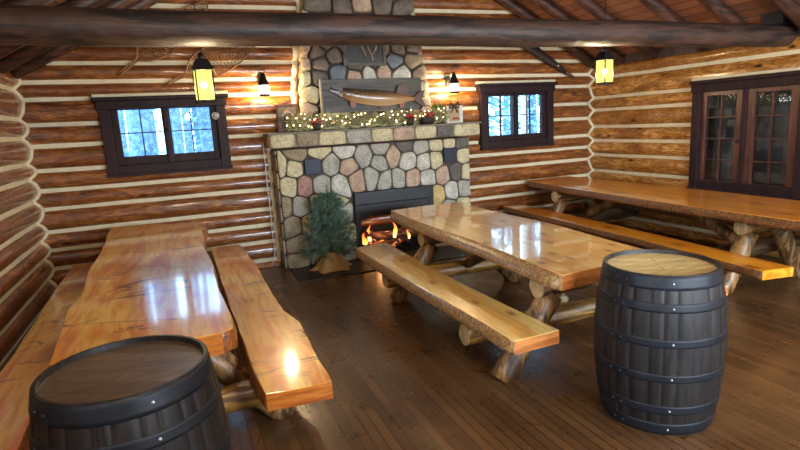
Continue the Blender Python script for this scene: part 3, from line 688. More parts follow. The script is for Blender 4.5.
# centre table
ct = thing('picnic_table', 'pale knotty pine picnic table in the middle of the room reflecting the window', 'table', (1.9, -3.0, 0))
mats = [M['CT'], M['CTe'], M['CTend']]
slab([(1.516, -1.365), (1.484, -2.224), (1.49, -3.01), (1.493, -3.548), (1.466, -4.057), (1.442, -4.408)],
     [(2.40, -1.345), (2.0, -1.31), (1.516, -1.365)], [(2.31, -4.30), (2.33, -3.9), (2.40, -3.061), (2.36, -2.087), (2.40, -1.345)],
     [(1.442, -4.408), (1.761, -4.375), (2.31, -4.30)], .77, .10, mats, 'tabletop', ct, 3, .006, .055)
slab([(1.005, -1.58), (1.013, -2.809), (1.032, -3.54), (1.046, -4.088), (1.051, -4.471)],
     [(1.37, -1.55), (1.005, -1.58)], [(1.378, -4.460), (1.36, -3.9), (1.345, -3.36), (1.35, -2.6), (1.37, -1.55)],
     [(1.051, -4.471), (1.378, -4.460)], .45, .085, mats, 'bench_seat', ct, 9, .005, .03)
slab([(2.60, -1.55), (2.60, -4.35)], [(2.92, -1.55), (2.60, -1.55)], [(2.92, -4.4), (2.92, -1.55)], [(2.60, -4.35), (2.92, -4.4)], .45, .07, mats, 'bench_seat', ct, 15, .006)
frame(ct, [(-3.90, -4.08), (-2.38, -2.2)], (1.20, 1.58, 2.20, 2.58), 1.03, 2.90, 1.89, 3)
# left table
lt = thing('picnic_table', 'orange honey coloured live edge slab picnic table along the left wall', 'table', (-.9, -2.5, 0))
mats = [M['LT'], M['LTe'], M['LTend']]
slab([(-1.406, -.351), (-1.347, -1.642), (-1.346, -2.486), (-1.302, -3.17), (-1.324, -3.475), (-1.311, -3.65), (-1.27, -4.19), (-1.26, -4.33)],
     [(-.43, -.60), (-.74, -.512), (-1.111, -.36), (-1.406, -.351)],
     [(-.53, -4.31), (-.475, -4.27), (-.462, -4.05), (-.481, -3.656), (-.488, -3.139), (-.486, -2.648), (-.512, -2.096), (-.48, -1.6), (-.50, -1.25), (-.44, -1.1), (-.49, -.8), (-.43, -.60)],
     [(-1.26, -4.33), (-.85, -4.32), (-.53, -4.31)], .77, .11, mats, 'tabletop', lt, 21, .014, .016)
slab([(-.404, -.583), (-.402, -2.148), (-.4, -2.715), (-.396, -3.217), (-.385, -3.955), (-.379, -4.235), (-.364, -4.41)],
     [(-.088, -.56), (-.404, -.54)], [(-.035, -4.44), (-.027, -4.155), (.001, -3.494), (-.051, -3.189), (-.059, -2.502), (-.046, -1.662), (-.088, -.56)],
     [(-.364, -4.41), (-.2, -4.43), (-.035, -4.44)], .45, .095, mats, 'bench_seat', lt, 27, .010, .014)
slab([(-1.78, -.55), (-1.76, -1.8), (-1.72, -3.1), (-1.72, -4.4)], [(-1.46, -.50), (-1.78, -.55)],
     [(-1.41, -4.4), (-1.43, -3.0), (-1.42, -1.7), (-1.46, -.50)], [(-1.72, -4.4), (-1.41, -4.4)], .45, .08, mats, 'bench_seat', lt, 33, .010)
frame(lt, [(-4.0, -3.81), (-1.15, -1.34)], (-1.62, -1.20, -.62, -.19), -1.80, -.10, -.9, 50, top=.66, zb=.27)
# right table
rt = thing('picnic_table', 'long orange varnished picnic table beside the right wall under the casement', 'table', (4.5, -2.4, 0))
mats = [M['RT'], M['RTe'], M['RT']]
slab([(4.22, -.14), (4.10, -1.3), (4.02, -2.525), (3.99, -3.4), (3.99, -4.70)], [(4.98, -.14), (4.22, -.14)],
     [(4.93, -4.72), (4.97, -3.5), (5.03, -2.4), (4.98, -.14)], [(3.99, -4.70), (4.93, -4.72)], .77, .09, mats, 'tabletop', rt, 41, .012)
slab([(3.70, -.26), (3.64, -1.5), (3.586, -2.94), (3.46, -4.28)], [(3.99, -.30), (3.70, -.26)], [(3.745, -4.33), (3.86, -3.0), (3.95, -1.5), (3.99, -.30)], [(3.46, -4.28), (3.745, -4.33)], .45, .075, mats, 'bench_seat', rt, 47, .008)
slab([(5.12, -.3), (5.10, -4.5)], [(5.42, -.3), (5.12, -.3)], [(5.40, -4.5), (5.42, -.3)], [(5.10, -4.5), (5.40, -4.5)], .45, .075, mats, 'bench_seat', rt, 49, .008)
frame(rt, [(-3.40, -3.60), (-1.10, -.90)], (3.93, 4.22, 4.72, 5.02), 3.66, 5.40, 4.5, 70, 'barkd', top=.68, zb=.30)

# ------------------------------------------------------------------ barrels
def barrel(label, x, y, headm, rot):
    root = thing('wooden_barrel', label, 'barrel', (x, y, 0)); H = .89; R0, RB = .295, .342
    def rad(z): t = (z-H/2)/(H/2); return RB-(RB-R0)*abs(t)**2.0
    mb = MB(); n = 26; seg = 16; rnd = random.Random(int(x*100))
    ang = [0]
    for i in range(n): ang.append(ang[-1]+rnd.uniform(.75, 1.25))
    sc_ = 2*math.pi/ang[-1]; ang = [a*sc_+rot for a in ang]
    for i in range(n):
        a0, a1 = ang[i], ang[i+1]; q = [a0, a0+(a1-a0)*.06, a0+(a1-a0)*.35, a0+(a1-a0)*.65, a1-(a1-a0)*.06, a1]; dr = [-.0035, 0, .0015, .0015, 0, -.0035]
        vs = [(x+(rad(H*j/seg)+d)*math.cos(a), y+(rad(H*j/seg)+d)*math.sin(a), H*j/seg) for j in range(seg+1) for a, d in zip(q, dr)]
        mb.add(vs, [(j*6+k_, j*6+k_+1, j*6+k_+7, j*6+k_+6) for j in range(seg) for k_ in range(5)], 0, True, rnd.uniform(.01, 1))
    mb.lathe([(R0, H), (R0-.012, H), (R0-.016, H-.028), (R0-.012, H-.028)], (x, y, 0), 60, 0, False)
    mb.lathe([(R0, 0), (R0-.03, 0)], (x, y, 0), 60)
    mb.build('staves', M['stave'], root)
    mb = MB(); mb.lathe([(R0-.014, H-.022), (.0001, H-.028)], (x, y, 0), 60, 0, False)
    mb.build('barrel_head', M[headm], root)
    mb = MB(); mb.lathe([(R0-.03, .03), (.0001, .03)], (x, y, 0), 40, 0, False); mb.build('barrel_base', M['stave'], root)
    for (z0, z1) in ((.815, .888), (.700, .748), (.515, .560), (.322, .366), (.130, .182), (.004, .072)):
        mb = MB(); e = .0035; p = [(rad(z0), z0), (rad(z0)+e, z0+.001)]+[(rad(z0+(z1-z0)*t/4)+e, z0+(z1-z0)*t/4) for t in range(1, 4)]+[(rad(z1)+e, z1-.001), (rad(z1), z1)]
        mb.lathe(p, (x, y, 0), 64)
        # overlap tongue with its rivets
        ta = rot+4.0; zz = (z0+z1)/2
        for da in (-.0, ):
            vs = []
            for j in range(9):
                a = ta-.16+.32*j/8
                for z in (z0+.002, z1-.002): r = rad(z)+e+.003; vs.append((x+r*math.cos(a), y+r*math.sin(a), z))
            mb.add(vs, [(2*j, 2*j+2, 2*j+3, 2*j+1) for j in range(8)], 0, True)
        hp = mb.build('hoop', M['hoop'], root)
        for da in (-.08, .08):
            a = ta+da; r = rad(zz)+e+.005; mb = MB(); mb.sphere((x+r*math.cos(a), y+r*math.sin(a), zz), .009, 0, 1); mb.build('rivet', M['hoop'], hp)
        a = math.atan2(-6.975-y, -.625-x)+.22; r = rad(zz)+e+.001; mb = MB(); mb.sphere((x+r*math.cos(a), y+r*math.sin(a), zz), .0065, 0, 1); mb.build('nail_head', M['rivet'], hp)
    return root
barrel('dark oak barrel with a pale planked top at the near end of the middle table', 1.801, -4.80, 'headlight', -.75)
barrel('black barrel with a weathered dark top at the near end of the left table', -.907, -4.80, 'headdark', -.2)

# ------------------------------------------------------------------ lanterns
def chain(mb, x, y, z0, z1):
    z = z0; i = 0
    while z < z1:
        c = Vector((x, y, z+.012)); pts = []
        for q in range(8):
            t = 2*math.pi*q/8; a = .006*math.cos(t); h = .014*math.sin(t)
            pts.append(c+(Vector((a, 0, h)) if i % 2 else Vector((0, a, h))))
        mb.tube(pts, .0018, 5, closed=True); z += .021; i += 1
def hang_lantern(label, x, y, rotz, z0, w=.056, h=.205):
    root = thing('hanging_lantern', label, 'lantern', (x, y, z0), 'square lanterns hung beside the tie beam')
    c, s = math.cos(rotz), math.sin(rotz)
    def P(a, b, z): return (x+a*c-b*s, y+a*s+b*c, z)
    mb = MB()
    for a in (-w, w):
        for b in (-w, w): mb.tube([P(a, b, z0+.012), P(a, b, z0+.02+h)], .005, 6)
    for z in (z0+.012, z0+.02+h):
        for q in ((-w, -w, w, -w), (w, -w, w, w), (w, w, -w, w), (-w, w, -w, -w)): mb.tube([P(q[0], q[1], z), P(q[2], q[3], z)], .006, 6)
    mb.tube([P(0, 0, z0), P(0, 0, z0+.008)], w*1.35, 4)
    mb.build('lantern_frame', M['iron'], root)
    zb = z0+h+.02; mb = MB(); W = w*1.25
    mb.add([P(-W, -W, zb), P(W, -W, zb), P(W, W, zb), P(-W, W, zb), P(-.036, -.036, zb+.07), P(.036, -.036, zb+.07), P(.036, .036, zb+.07), P(-.036, .036, zb+.07)], [(0, 1, 5, 4), (1, 2, 6, 5), (2, 3, 7, 6), (3, 0, 4, 7), (4, 5, 6, 7)], 0, False)
    mb.tube([P(0, 0, zb+.06), P(0, 0, zb+.11)], .016, 8)
    mb.build('lantern_roof', M['iron'], root)
    for q in ((-w, -w, w, -w), (w, -w, w, w), (w, w, -w, w), (-w, w, -w, -w)):
        mb = MB(); mb.add([P(q[0]*.97, q[1]*.97, z0+.015), P(q[2]*.97, q[3]*.97, z0+.015), P(q[2]*.97, q[3]*.97, zb-.002), P(q[0]*.97, q[1]*.97, zb-.002)], [(0, 1, 2, 3)], 0, False)
        mb.build('glass_panel', M['mica'], root)
    mb = MB(); mb.sphere(P(0, 0, z0+.12), .022, 0, 2); mb.build('bulb', M['bulbwhite'], root)
    mb = MB(); chain(mb, x, y, zb+.105, roof_z(x)-.17 if x > 2 else roof_z(x)-.17); mb.build('chain', M['iron'], root)
    L = bpy.data.lights.new('lantern_glow', 'POINT'); L.energy = 40; L.color = (1, .82, .50); L.shadow_soft_size = .05
    lo = bpy.data.objects.new('lantern_glow', L); COL.objects.link(lo); lo.location = P(0, 0, z0+.07)
hang_lantern('glowing square lantern hanging by the left window', -.395, -2.84, .1, 1.945)
hang_lantern('glowing square lantern hanging by the right corner', 3.19, -2.84, .1, 1.985)

def sconce(label, x, z):
    y = -.25; root = thing('wall_sconce', label, 'wall lamp', (x, y, z), 'small barn lantern lamps on the back wall')
    mb = MB(); mb.box(x-.035, x+.035, -.092, -.078, z+.10, z+.24, bev=.004); mb.tube([(x, -.085, z+.225), (x, -.15, z+.28), (x, y, z+.266)], .006, 6); mb.build('wall_plate', M['iron'], root)
    mb = MB(); mb.lathe([(.0001, .0), (.064, 0), (.066, .02), (.058, .025)], (x, y, z), 20); mb.lathe([(.072, .125), (.066, .14), (.030, .235), (.020, .262), (.0001, .266)], (x, y, z), 16)
    pts = [(x+.024*math.cos(t), y, z+.288+.026*math.sin(t)) for t in [2*math.pi*i/12 for i in range(12)]]; mb.tube(pts, .0035, 6, closed=True)
    for a in range(4): t = math.pi/4+a*math.pi/2; mb.tube([(x+.071*math.cos(t), y+.071*math.sin(t), z+.01), (x+.071*math.cos(t), y+.071*math.sin(t), z+.12)], .003, 5)
    mb.build('lamp_frame', M['iron'], root)
    mb = MB(); mb.lathe([(.054, .022), (.066, .05), (.066, .10), (.058, .13)], (x, y, z), 20); mb.build('glass_shade', M['frost'], root)
    L = bpy.data.lights.new('sconce_glow', 'POINT'); L.energy = 50; L.color = (1, .76, .44); L.shadow_soft_size = .04
    lo = bpy.data.objects.new('sconce_glow', L); COL.objects.link(lo); lo.location = (x, y, z+.065)
sconce('lit barn lantern lamp on the logs left of the chimney', .42, 2.13)
sconce('lit barn lantern lamp on the logs right of the chimney', 2.97, 2.09)

# ------------------------------------------------------------------ snowshoes, sheath, hooks
def snowshoe(label, tail, toe, w, y):
    root = thing('snowshoe', label, 'snowshoe', (tail[0], y, tail[1]), 'wooden snowshoes on the back wall')
    a = Vector((tail[0], y, tail[1])); b = Vector((toe[0], y, toe[1])); d = b-a; L = d.length; d.normalize(); nrm = Vector((-d.z, 0, d.x))
    def hw(t):
        if t < .22: return .012
        s = (t-.22)/.78; return .012+w/2*(math.sin(math.pi*s**.75))**.75 if s < 1 else .0
    ts = [i/40 for i in range(41)]
    mb = MB(); up_ = [a+d*L*t+nrm*hw(t) for t in ts]; dn = [a+d*L*t-nrm*hw(t) for t in reversed(ts)]
    mb.tube(up_+dn[1:], .0085, 8); mb.build('wooden_frame', M['rope'], root)
    for t in (.45, .78):
        MB().tube([a+d*L*t+nrm*hw(t), a+d*L*t-nrm*hw(t)], .008, 8).build('crossbar', M['rope'], root)
    mb = MB(); st = .038
    def inside(p):
        r = p-a; t = r.dot(d)/L; q = abs(r.dot(nrm)); return .26 < t < .99 and q < hw(t)
    for sg in (1, -1, 0):
        dirv = (d*.5+nrm*.866*sg).normalized() if sg else nrm; per = Vector((-dirv.z, 0, dirv.x)); c = a+d*L*.62
        for i in range(-22, 23):
            p0 = c+per*st*i; run = None
            for j in range(-60, 61):
                p = p0+dirv*.012*j
                if inside(p):
                    if run is None: run = p
                    last = p
                elif run is not None:
                    if (last-run).length > .02: mb.tube([run-dirv*.006, last+dirv*.006], .0028, 4, cap=False)
                    run = None
    mb.build('webbing', M['web'], root)
snowshoe('snowshoe slanting up behind the tie beam with its tail over the left window', (-1.12, 2.42), (-.10, 3.20), .30, -.105)
snowshoe('snowshoe with its laced toe just behind the left hanging lantern', (-.64, 2.31), (.42, 2.80), .32, -.135)
root = thing('rifle_scabbard', 'dark narrow leather scabbard slung slantwise on the back wall right of the chimney', 'scabbard', (4.6, -.11, 2.5))
a, b = Vector((4.05, -.115, 2.86)), Vector((4.98, -.115, 2.34)); d = (b-a).normalized(); nn = Vector((-d.z, 0, d.x))
mb = MB(); pr = [(0, .075), (.3, .08), (.62, .062), (.85, .045), (1, .032)]
vs = []
for t, w in pr:
    p = a.lerp(b, t)
    for dy, s in ((-.02, .6), (-.02, -.6), (0, -1), (.02, -.6), (.02, .6), (0, 1)): vs.append(p+nn*w*s+Vector((0, dy, 0)))
mb.add(vs, [(6*i+j, 6*i+(j+1) % 6, 6*i+6+(j+1) % 6, 6*i+6+j) for i in range(4) for j in range(6)]+[(0, 1, 2, 3, 4, 5), tuple(24+i for i in range(6))], 0, True); mb.build('sheath', M['leather'], root)
MB().tube([a.lerp(b, .97), a.lerp(b, 1.16)], [.028, .018], 8).build('stock_end', M['brown'], root)
c_ = a.lerp(b, .80); mb = MB(); mb.sphere((c_.x, c_.y-.03, c_.z), .012, 0, 1); mb.build('brass_stud', M['rivet'], root)
mb = MB(); mb.tube([(3.10, -.10, 3.07), (3.04, -.10, 2.98), (3.17, -.10, 2.98), (3.105, -.10, 3.07)], .006, 6); tag(mb.build('iron_triangle', M['iron'], origin=(3.1, -.1, 3.0)), 'small dark iron triangle hung on the gable logs above the beam right of the chimney', 'triangle')
for i, dx in enumerate((0, .09)):
    mb = MB(); mb.tube([(3.56+dx+.0*t, -.10-.02*math.sin(t*.5), 3.12-.03*t+(.0)) if t < 6 else (3.56+dx+.03*(t-5), -.10, 2.94) for t in range(8)], .007, 6)
    tag(mb.build('iron_hook', M['iron'], origin=(3.56+dx, -.1, 3.1)), ('left' if i == 0 else 'right')+' of two dark iron hooks on the gable logs above the beam', 'hook', 'iron hooks on the gable')

# ------------------------------------------------------------------ fish on its board, picture
root = thing('mounted_fish', 'long brown pike mounted on a grey board above the mantel', 'fish', (1.78, -.29, 1.92))
mb = MB(); mb.box(1.09, 2.46, -.295, -.265, 1.895, 2.305, bev=.006); mb.build('plaque_board', M['board'], root)
MB().box(1.085, 1.108, -.31, -.262, 1.89, 2.31, bev=.004).build('board_edge', plain('pale_board_edge', (150, 144, 130), .6), root)  # highlight along the dark board edge, put in as a pale strip
def fz(px, py): return 1.95+(107-py)*.0125-(px-374)*.0004
def fx(px): return 1.196+(px-329)*.0135
sec = [(338, 88.7, 96.5), (344, 88.5, 99.5), (352, 89, 103), (363, 89.7, 105.2), (374, 90, 106.4), (384, 91, 106.4), (394, 93, 105), (402, 95, 103), (408, 96.5, 101.5), (413, 97.3, 100.8)]
vs = []; n = 16
for px, t, b in sec:
    zt_, zb_ = fz(px, t), fz(px, b); rz_ = (zt_-zb_)/2; zc = (zt_+zb_)/2; ry = min(.06, rz_*.7)
    for q in range(n): a = 2*math.pi*q/n; vs.append((fx(px), -.345-ry*math.cos(a), zc+rz_*math.sin(a)))
mb = MB(); mb.add(vs, [(i*n+j, i*n+(j+1) % n, (i+1)*n+(j+1) % n, (i+1)*n+j) for i in range(len(sec)-1) for j in range(n)]+[tuple(range(n)), tuple((len(sec)-1)*n+j for j in range(n))], 0, True)
def jaw(p0, p1, p2, p3):
    mb.add([(fx(p[0]), -.345+s*w, fz(*p[:2])) for p, w in ((p0, .035), (p1, .035), (p2, .012), (p3, .012)) for s in (-1, 1)], [(0, 2, 3, 1), (0, 1, 7, 6), (2, 4, 5, 3), (4, 6, 7, 5), (0, 6, 4, 2), (1, 3, 5, 7)], 0, False)
jaw((340, 88.6), (340, 92.5), (331, 88.7), (331, 87.3)); jaw((340, 93.2), (340, 97.4), (329.5, 91.8), (329, 90.6))
t = NT('pike_skin'); tc = t.n('ShaderNodeTexCoord'); sx = t.n('ShaderNodeSeparateXYZ'); t.l(tc.outputs['Generated'], sx.inputs[0])
col = t.ramp(sx.outputs['Z'], [(.1, lin((206, 166, 120))), (.4, lin((168, 122, 78))), (.65, lin((92, 74, 50))), (.9, lin((56, 50, 40)))])
vo = t.n('ShaderNodeTexVoronoi'); vo.inputs['Scale'].default_value = 38; t.l(t.coords((.6, 1, 1)), vo.inputs['Vector'])
col = t.mix(t.ramp(vo.outputs['Distance'], [(.15, (.5,)*3), (.35, (0, 0, 0))]), col, lin((196, 172, 120)))
M['fish'] = t.finish(col, .3, coat=.6, coat_r=.15)
mb.build('fish_body', M['fish'], root)
def fin(pts, mat='finm'):
    mb = MB(); P = [(fx(a), fz(a, b)) for a, b in pts]; n = len(P)
    mb.add([(x, -.352, z) for x, z in P]+[(x, -.338, z) for x, z in P], [tuple(range(n)), tuple(range(2*n-1, n-1, -1))]+[(i, (i+1) % n, n+(i+1) % n, n+i) for i in range(n)], 0, False)
    mb.build('fin', M[mat], root)
M['finm'] = plain('brown_fin', (96, 66, 46), .5, var=.3, scale=40); M['finr'] = plain('reddish_fin', (150, 84, 62), .5, var=.2, scale=40)
fin([(394, 93.5), (396, 86), (403, 83.5), (408, 86), (405, 96)]); fin([(412, 97.6), (419, 92), (424, 90), (421, 99), (425, 108), (418, 105), (412, 100.5)])
fin([(347, 100), (354, 101.5), (352, 107.5), (348, 107)], 'finr'); fin([(374, 106), (382, 106.2), (382, 109.5), (378, 109)]); fin([(397, 104), (403, 102.5), (401, 107.5), (397, 108)], 'finr')
mb = MB(); mb.sphere((fx(343), -.385, fz(343, 91)), .009, 0, 1); mb.build('eye', M['blackbox'], root)
root = thing('framed_picture', 'dark framed picture with pale antler shapes high on the chimney behind the beam', 'picture', (1.7, -.26, 2.5))
MB().box(1.44, 1.96, -.285, -.265, 2.48, 2.95).build('picture_panel', M['canvas'], root)
mb = MB(); mb.box(1.42, 1.46, -.30, -.26, 2.46, 2.97, bev=.004); mb.box(1.94, 1.98, -.30, -.26, 2.46, 2.97, bev=.004); mb.box(1.46, 1.94, -.30, -.26, 2.46, 2.50, bev=.004); mb.box(1.46, 1.94, -.30, -.26, 2.93, 2.97, bev=.004); mb.build('picture_frame', M['board'], root)
for pts in ([(1.62, 2.76), (1.67, 2.68), (1.70, 2.60), (1.715, 2.54)], [(1.80, 2.52), (1.78, 2.60), (1.74, 2.68), (1.72, 2.76)], [(1.80, 2.60), (1.85, 2.68), (1.86, 2.76)]):
    MB().tube([(x, -.295, z) for x, z in pts], [.014, .013, .010, .006][:len(pts)], 8).build('antler_tine', M['antler'], root)

# ------------------------------------------------------------------ mantel things
TOP = 1.69
def needles(mb, c, d, n, L, w, m=0, spread=.9):
    c = Vector(c); d = Vector(d).normalized()
    for i in range(n):
        v = (d+Vector((random.gauss(0, spread), random.gauss(0, spread), random.gauss(0, spread)))).normalized()
        s = v.cross(Vector((random.random(), random.random(), random.random()+.1))).normalized()*w; p = c+d*random.uniform(-L, L)*.5
        mb.add([p-s, p+s, p+v*L*random.uniform(.7, 1.2)], [(0, 1, 2)], m, False)
root = thing('lighted_garland', 'evergreen garland with many small white lights lying along the mantel ledge', 'garland', (1.75, -.24, TOP))
mb = MB()
def gz(x): return .035+.05*abs(math.sin((x-.6)*5.1))+.03*math.sin(x*13)**2
for i in range(430):
    x = random.uniform(.62, 2.80); h = random.uniform(0, 1)*(gz(x)+.055); needles(mb, (x, -.24+random.uniform(-.15, .06), TOP+.035+h), (random.uniform(-1, 1), random.uniform(-.7, .2), .5), 17, .06, .004)
mb.tube([(.66+.05*i, -.24+.02*math.sin(i), TOP+.03+.01*math.sin(i*1.7)) for i in range(42)], .02, 6)
mb.build('foliage', M['garl'], root)
for i in range(92):
    x = .62+2.2*(i+random.random()*.8)/92; y = -.27+random.uniform(-.13, .02); z = TOP+.03+random.random()**.8*(gz(x)+.085)
    mb = MB(); mb.sphere((x, y, z), .0085, 0, 1); mb.build('light_bulb', M['bulbwarm'], root)
root = thing('framed_wreath_picture', 'small brown framed picture with a round wreath at the left end of the mantel', 'picture', (.69, -.12, TOP))
mb = MB(); mb.box(.565, .815, -.13, -.115, TOP, TOP+.335, 0); mb.build('picture_panel', plain('mottled_panel', (120, 98, 78), .6, var=.4, scale=30), root)
mb = MB(); mb.box(.555, .58, -.14, -.11, TOP, TOP+.345, bev=.003); mb.box(.80, .825, -.14, -.11, TOP, TOP+.345, bev=.003); mb.box(.58, .80, -.14, -.11, TOP+.32, TOP+.345, bev=.003); mb.box(.58, .80, -.14, -.11, TOP, TOP+.025, bev=.003); mb.build('picture_frame', M['brown'], root)
mb = MB(); mb.tube([(.69+.065*math.cos(t), -.145, TOP+.18+.07*math.sin(t)) for t in [2*math.pi*i/20 for i in range(20)]], .016, 8, closed=True, jit=.5); mb.build('wreath', plain('grey_wreath', (150, 140, 122), .7, var=.4, scale=40), root)
def basket(label, x, y, r, h, fill, seed, hh=.15):
    rnd = random.Random(seed); root = thing('small_basket', label, 'basket', (x, y, TOP), 'baskets on the mantel')
    mb = MB(); mb.lathe([(.0001, .0), (r*.7, 0), (r*.95, h*.5), (r, h), (r*.93, h), (r*.85, h*.5), (.0001, h*.4)], (x, y, TOP), 18); mb.build('bowl', M['wicker'], root)
    MB().tube([(x+r*.97*math.cos(t), y, TOP+h+hh*math.sin(t)) for t in [math.pi*i/14 for i in range(15)]], .006, 6).build('handle', M['wicker'] if fill != 'pale' else M['white'], root)
    mb = MB()
    for i in range(26):
        a = rnd.uniform(0, 6.28); q = r*.85*math.sqrt(rnd.random()); mb.sphere((x+q*math.cos(a), y+q*math.sin(a), TOP+h*.9+rnd.uniform(0, .055)), rnd.uniform(.014, .024), 0, 1)
    mb.build('red_berries', M['red'], root)
basket('small dark basket with a high handle at the left end of the garland', 1.0, -.33, .055, .09, '', 1, .14)
basket('red filled basket standing right of the fish tail with a pale handle', 2.50, -.32, .115, .105, '', 2, .15)
basket('low red filled basket standing under the fish tail', 2.24, -.36, .06, .10, '', 3, .05)
for i, x in enumerate((1.15, 1.215, 1.275)):
    root = thing('candle_glass', ('left', 'middle', 'right')[i]+' of three amber candle glasses glowing under the fish head', 'candle', (x, -.16, TOP), 'amber candle glasses on the mantel')
    MB().lathe([(.0001, .1), (.02, .1), (.024, .16), (.022, .20), (.0001, .20)], (x, -.16, TOP), 12).build('glass', M['amber'], root)
    MB().lathe([(.0001, 0), (.024, 0), (.012, .02), (.010, .09), (.022, .10)], (x, -.16, TOP), 12).build('stem', M['wicker'], root)
root = thing('potted_plant', 'small yellow green leafy plant in a dark pot right of the red basket', 'plant', (2.76, -.14, TOP))
MB().lathe([(.0001, 0), (.035, 0), (.045, .16), (.05, .17), (.0001, .165)], (2.76, -.14, TOP), 16).build('pot', plain('dark_glazed_pot', (34, 38, 48), .3), root)
mb = MB()
for i in range(34):
    a = random.uniform(0, 6.28); e = random.uniform(.4, 1.3); d = Vector((math.cos(a)*math.cos(e), math.sin(a)*math.cos(e)*.6, math.sin(e))); p = Vector((2.76, -.14, TOP+.16)); s = d.cross(Vector((0, 0, 1))).normalized()*.014; L = random.uniform(.10, .22)
    mb.add([p, p+d*L*.5-s, p+d*L-Vector((0, 0, .02)), p+d*L*.5+s], [(0, 1, 2, 3)], 0, False)
mb.build('leaves', M['green'], root)
root = thing('gift_bag', 'white and tan gift bag with a brown bow at the right end of the mantel', 'bag', (2.99, -.14, TOP))
MB().box(2.865, 3.12, -.20, -.08, TOP, TOP+.235, bev=.006).build('paper_bag', M['white'], root)
MB().box(2.90, 3.06, -.208, -.20, TOP+.02, TOP+.225).build('front_panel', M['tan'], root)
mb = MB()
for s in (-1, 1):
    mb.tube([(2.98+s*(.02+.05*math.sin(t)), -.215, TOP+.235+.035*math.sin(2*t)) for t in [math.pi*i/10 for i in range(11)]], .010, 6); mb.tube([(2.98, -.215, TOP+.23), (2.98+s*.05, -.215, TOP+.14)], .010, 6); mb.tube([(2.98+s*.02, -.215, TOP+.24), (2.98+s*.06, -.215, TOP+.30)], .006, 6)
mb.sphere((2.98, -.22, TOP+.24), .022, 0, 2); mb.build('bow', M['brown'], root)
mb = MB()
for i in range(5): mb.sphere((2.96+.022*i, -.212, TOP+.055+.012*(i % 2)), .014, 0, 1)
mb.build('red_trim', M['red'], root)
root = thing('glass_ornament', 'round clear glass ornament hanging on the left window frame', 'ornament', (-.16, -.16, 1.92))
mb = MB(); mb.tube([(-.16+.038*math.cos(t), -.16, 1.93+.038*math.sin(t)) for t in [2*math.pi*i/20 for i in range(20)]], .006, 6, closed=True); mb.build('ring', plain('silver_ring', (170, 164, 160), .3, .5), root)
mb = MB(); mb.sphere((-.16, -.16, 1.93), .034, 0, 2, (1, .35, 1)); mb.build('disc', plain('pearly_disc', (150, 140, 142), .2), root)
mb = MB(); mb.tube([(-.16, -.16, 1.97), (-.16, -.155, 2.06)], .0015, 5); mb.build('thread', M['iron'], root)

# ------------------------------------------------------------------ little spruce, cable
root = thing('spruce_tree', 'small bushy green spruce with a burlap wrapped base left of the fire', 'tree', (.97, -.66, .014))
MB().tube([(.97, -.66, .02), (.975, -.66, .95)], [.022, .006], 8).build('trunk', M['brown'], root)
mb = MB()
for i in range(640):
    h = random.random()**.9; z = .20+.74*h; r = (.345*(1-h)**.36*(1 if h > .12 else .72+h*2.3)+.02)*random.uniform(.35, 1.0); a = random.uniform(0, 6.283)
    c = Vector((.97+r*math.cos(a), -.66+r*math.sin(a)*.8, z-.10*r)); d = Vector((math.cos(a), math.sin(a), .35))
    needles(mb, c, d, 22, .055, .003, 0, .75)
    if i % 5 == 0: mb.tube([(.97, -.66, z), c], .003, 4)
for q in range(5): needles(mb, (.975, -.66, .94+.02*q), (0, 0, 1), 12, .05, .003, 0, .5)
mb.build('foliage', M['needle'], root)
mb = MB(); n = 30; vs = []
for j, (h, r) in enumerate(((.0, .235), (.03, .20), (.08, .15), (.13, .12), (.17, .075), (.19, .05), (.21, .07))):
    for q in range(n):
        a = 2*math.pi*q/n; rr = r*(1+(.22-.02*j)*math.sin(5*a+j*.3)*(.7 if j else 1)+.09*math.sin(11*a+j)); vs.append((.97+rr*math.cos(a), -.66+rr*math.sin(a)*.8, .016+h))
mb.add(vs, [(j*n+q, j*n+(q+1) % n, (j+1)*n+(q+1) % n, (j+1)*n+q) for j in range(6) for q in range(n)], 0, True)
mb.build('burlap_wrap', M['burlap'], root)
mb = MB(); mb.tube([(.36, -.115, 1.58), (.365, -.12, 1.3), (.36, -.125, 1.0), (.37, -.12, .7), (.365, -.12, .45), (.375, -.125, .3), (.37, -.13, .18), (.33, -.12, .03)], .006, 6)
tag(mb.build('wall_cable', M['white'], origin=(.36, -.12, .8)), 'thin white cable running down the logs left of the fireplace', 'cable')

# ------------------------------------------------------------------ snowy wood outside
MB().box(-40, 44, .6, 60, -.75, -.65).build('snowy_ground', M['snow'], kind='structure')
MB().box(-40, 44, -60, -9.4, -.75, -.65).build('snowy_yard', M['snow'], kind='structure')
rnd = random.Random(11)
def forest_tree(x, y, r, h, crown, lb, grp):
    root = thing('pine_tree', lb, 'tree', (x, y, -.65), grp)
    mb = MB(); mb.tube([(x+.05*math.sin(i*.6+x), y, -.65+h*i/10) for i in range(11)], [r*(1-.055*i) for i in range(11)], 12, jit=.15, seed=x); mb.build('trunk', M['trunk'], root)
    if crown:
        mb = MB()
        for i in range(crown):
            t = rnd.random(); z = -.2+(h-.2)*t; q = (.2+1.5*(1-t))*math.sqrt(rnd.random()); a = rnd.uniform(0, 6.28); p = Vector((x+q*math.cos(a), y+q*math.sin(a), z-.3*q))
            s = rnd.uniform(.10, .26); v1 = Vector((math.cos(a), math.sin(a), -.45))*s; v2 = Vector((-math.sin(a), math.cos(a), rnd.uniform(-.3, .3)))*s*.45
            mb.add([p-v1*.5, p+v2, p+v1, p-v2], [(0, 1, 2, 3)], 0, False)
        mb.build('foliage', M['conifer'], root)
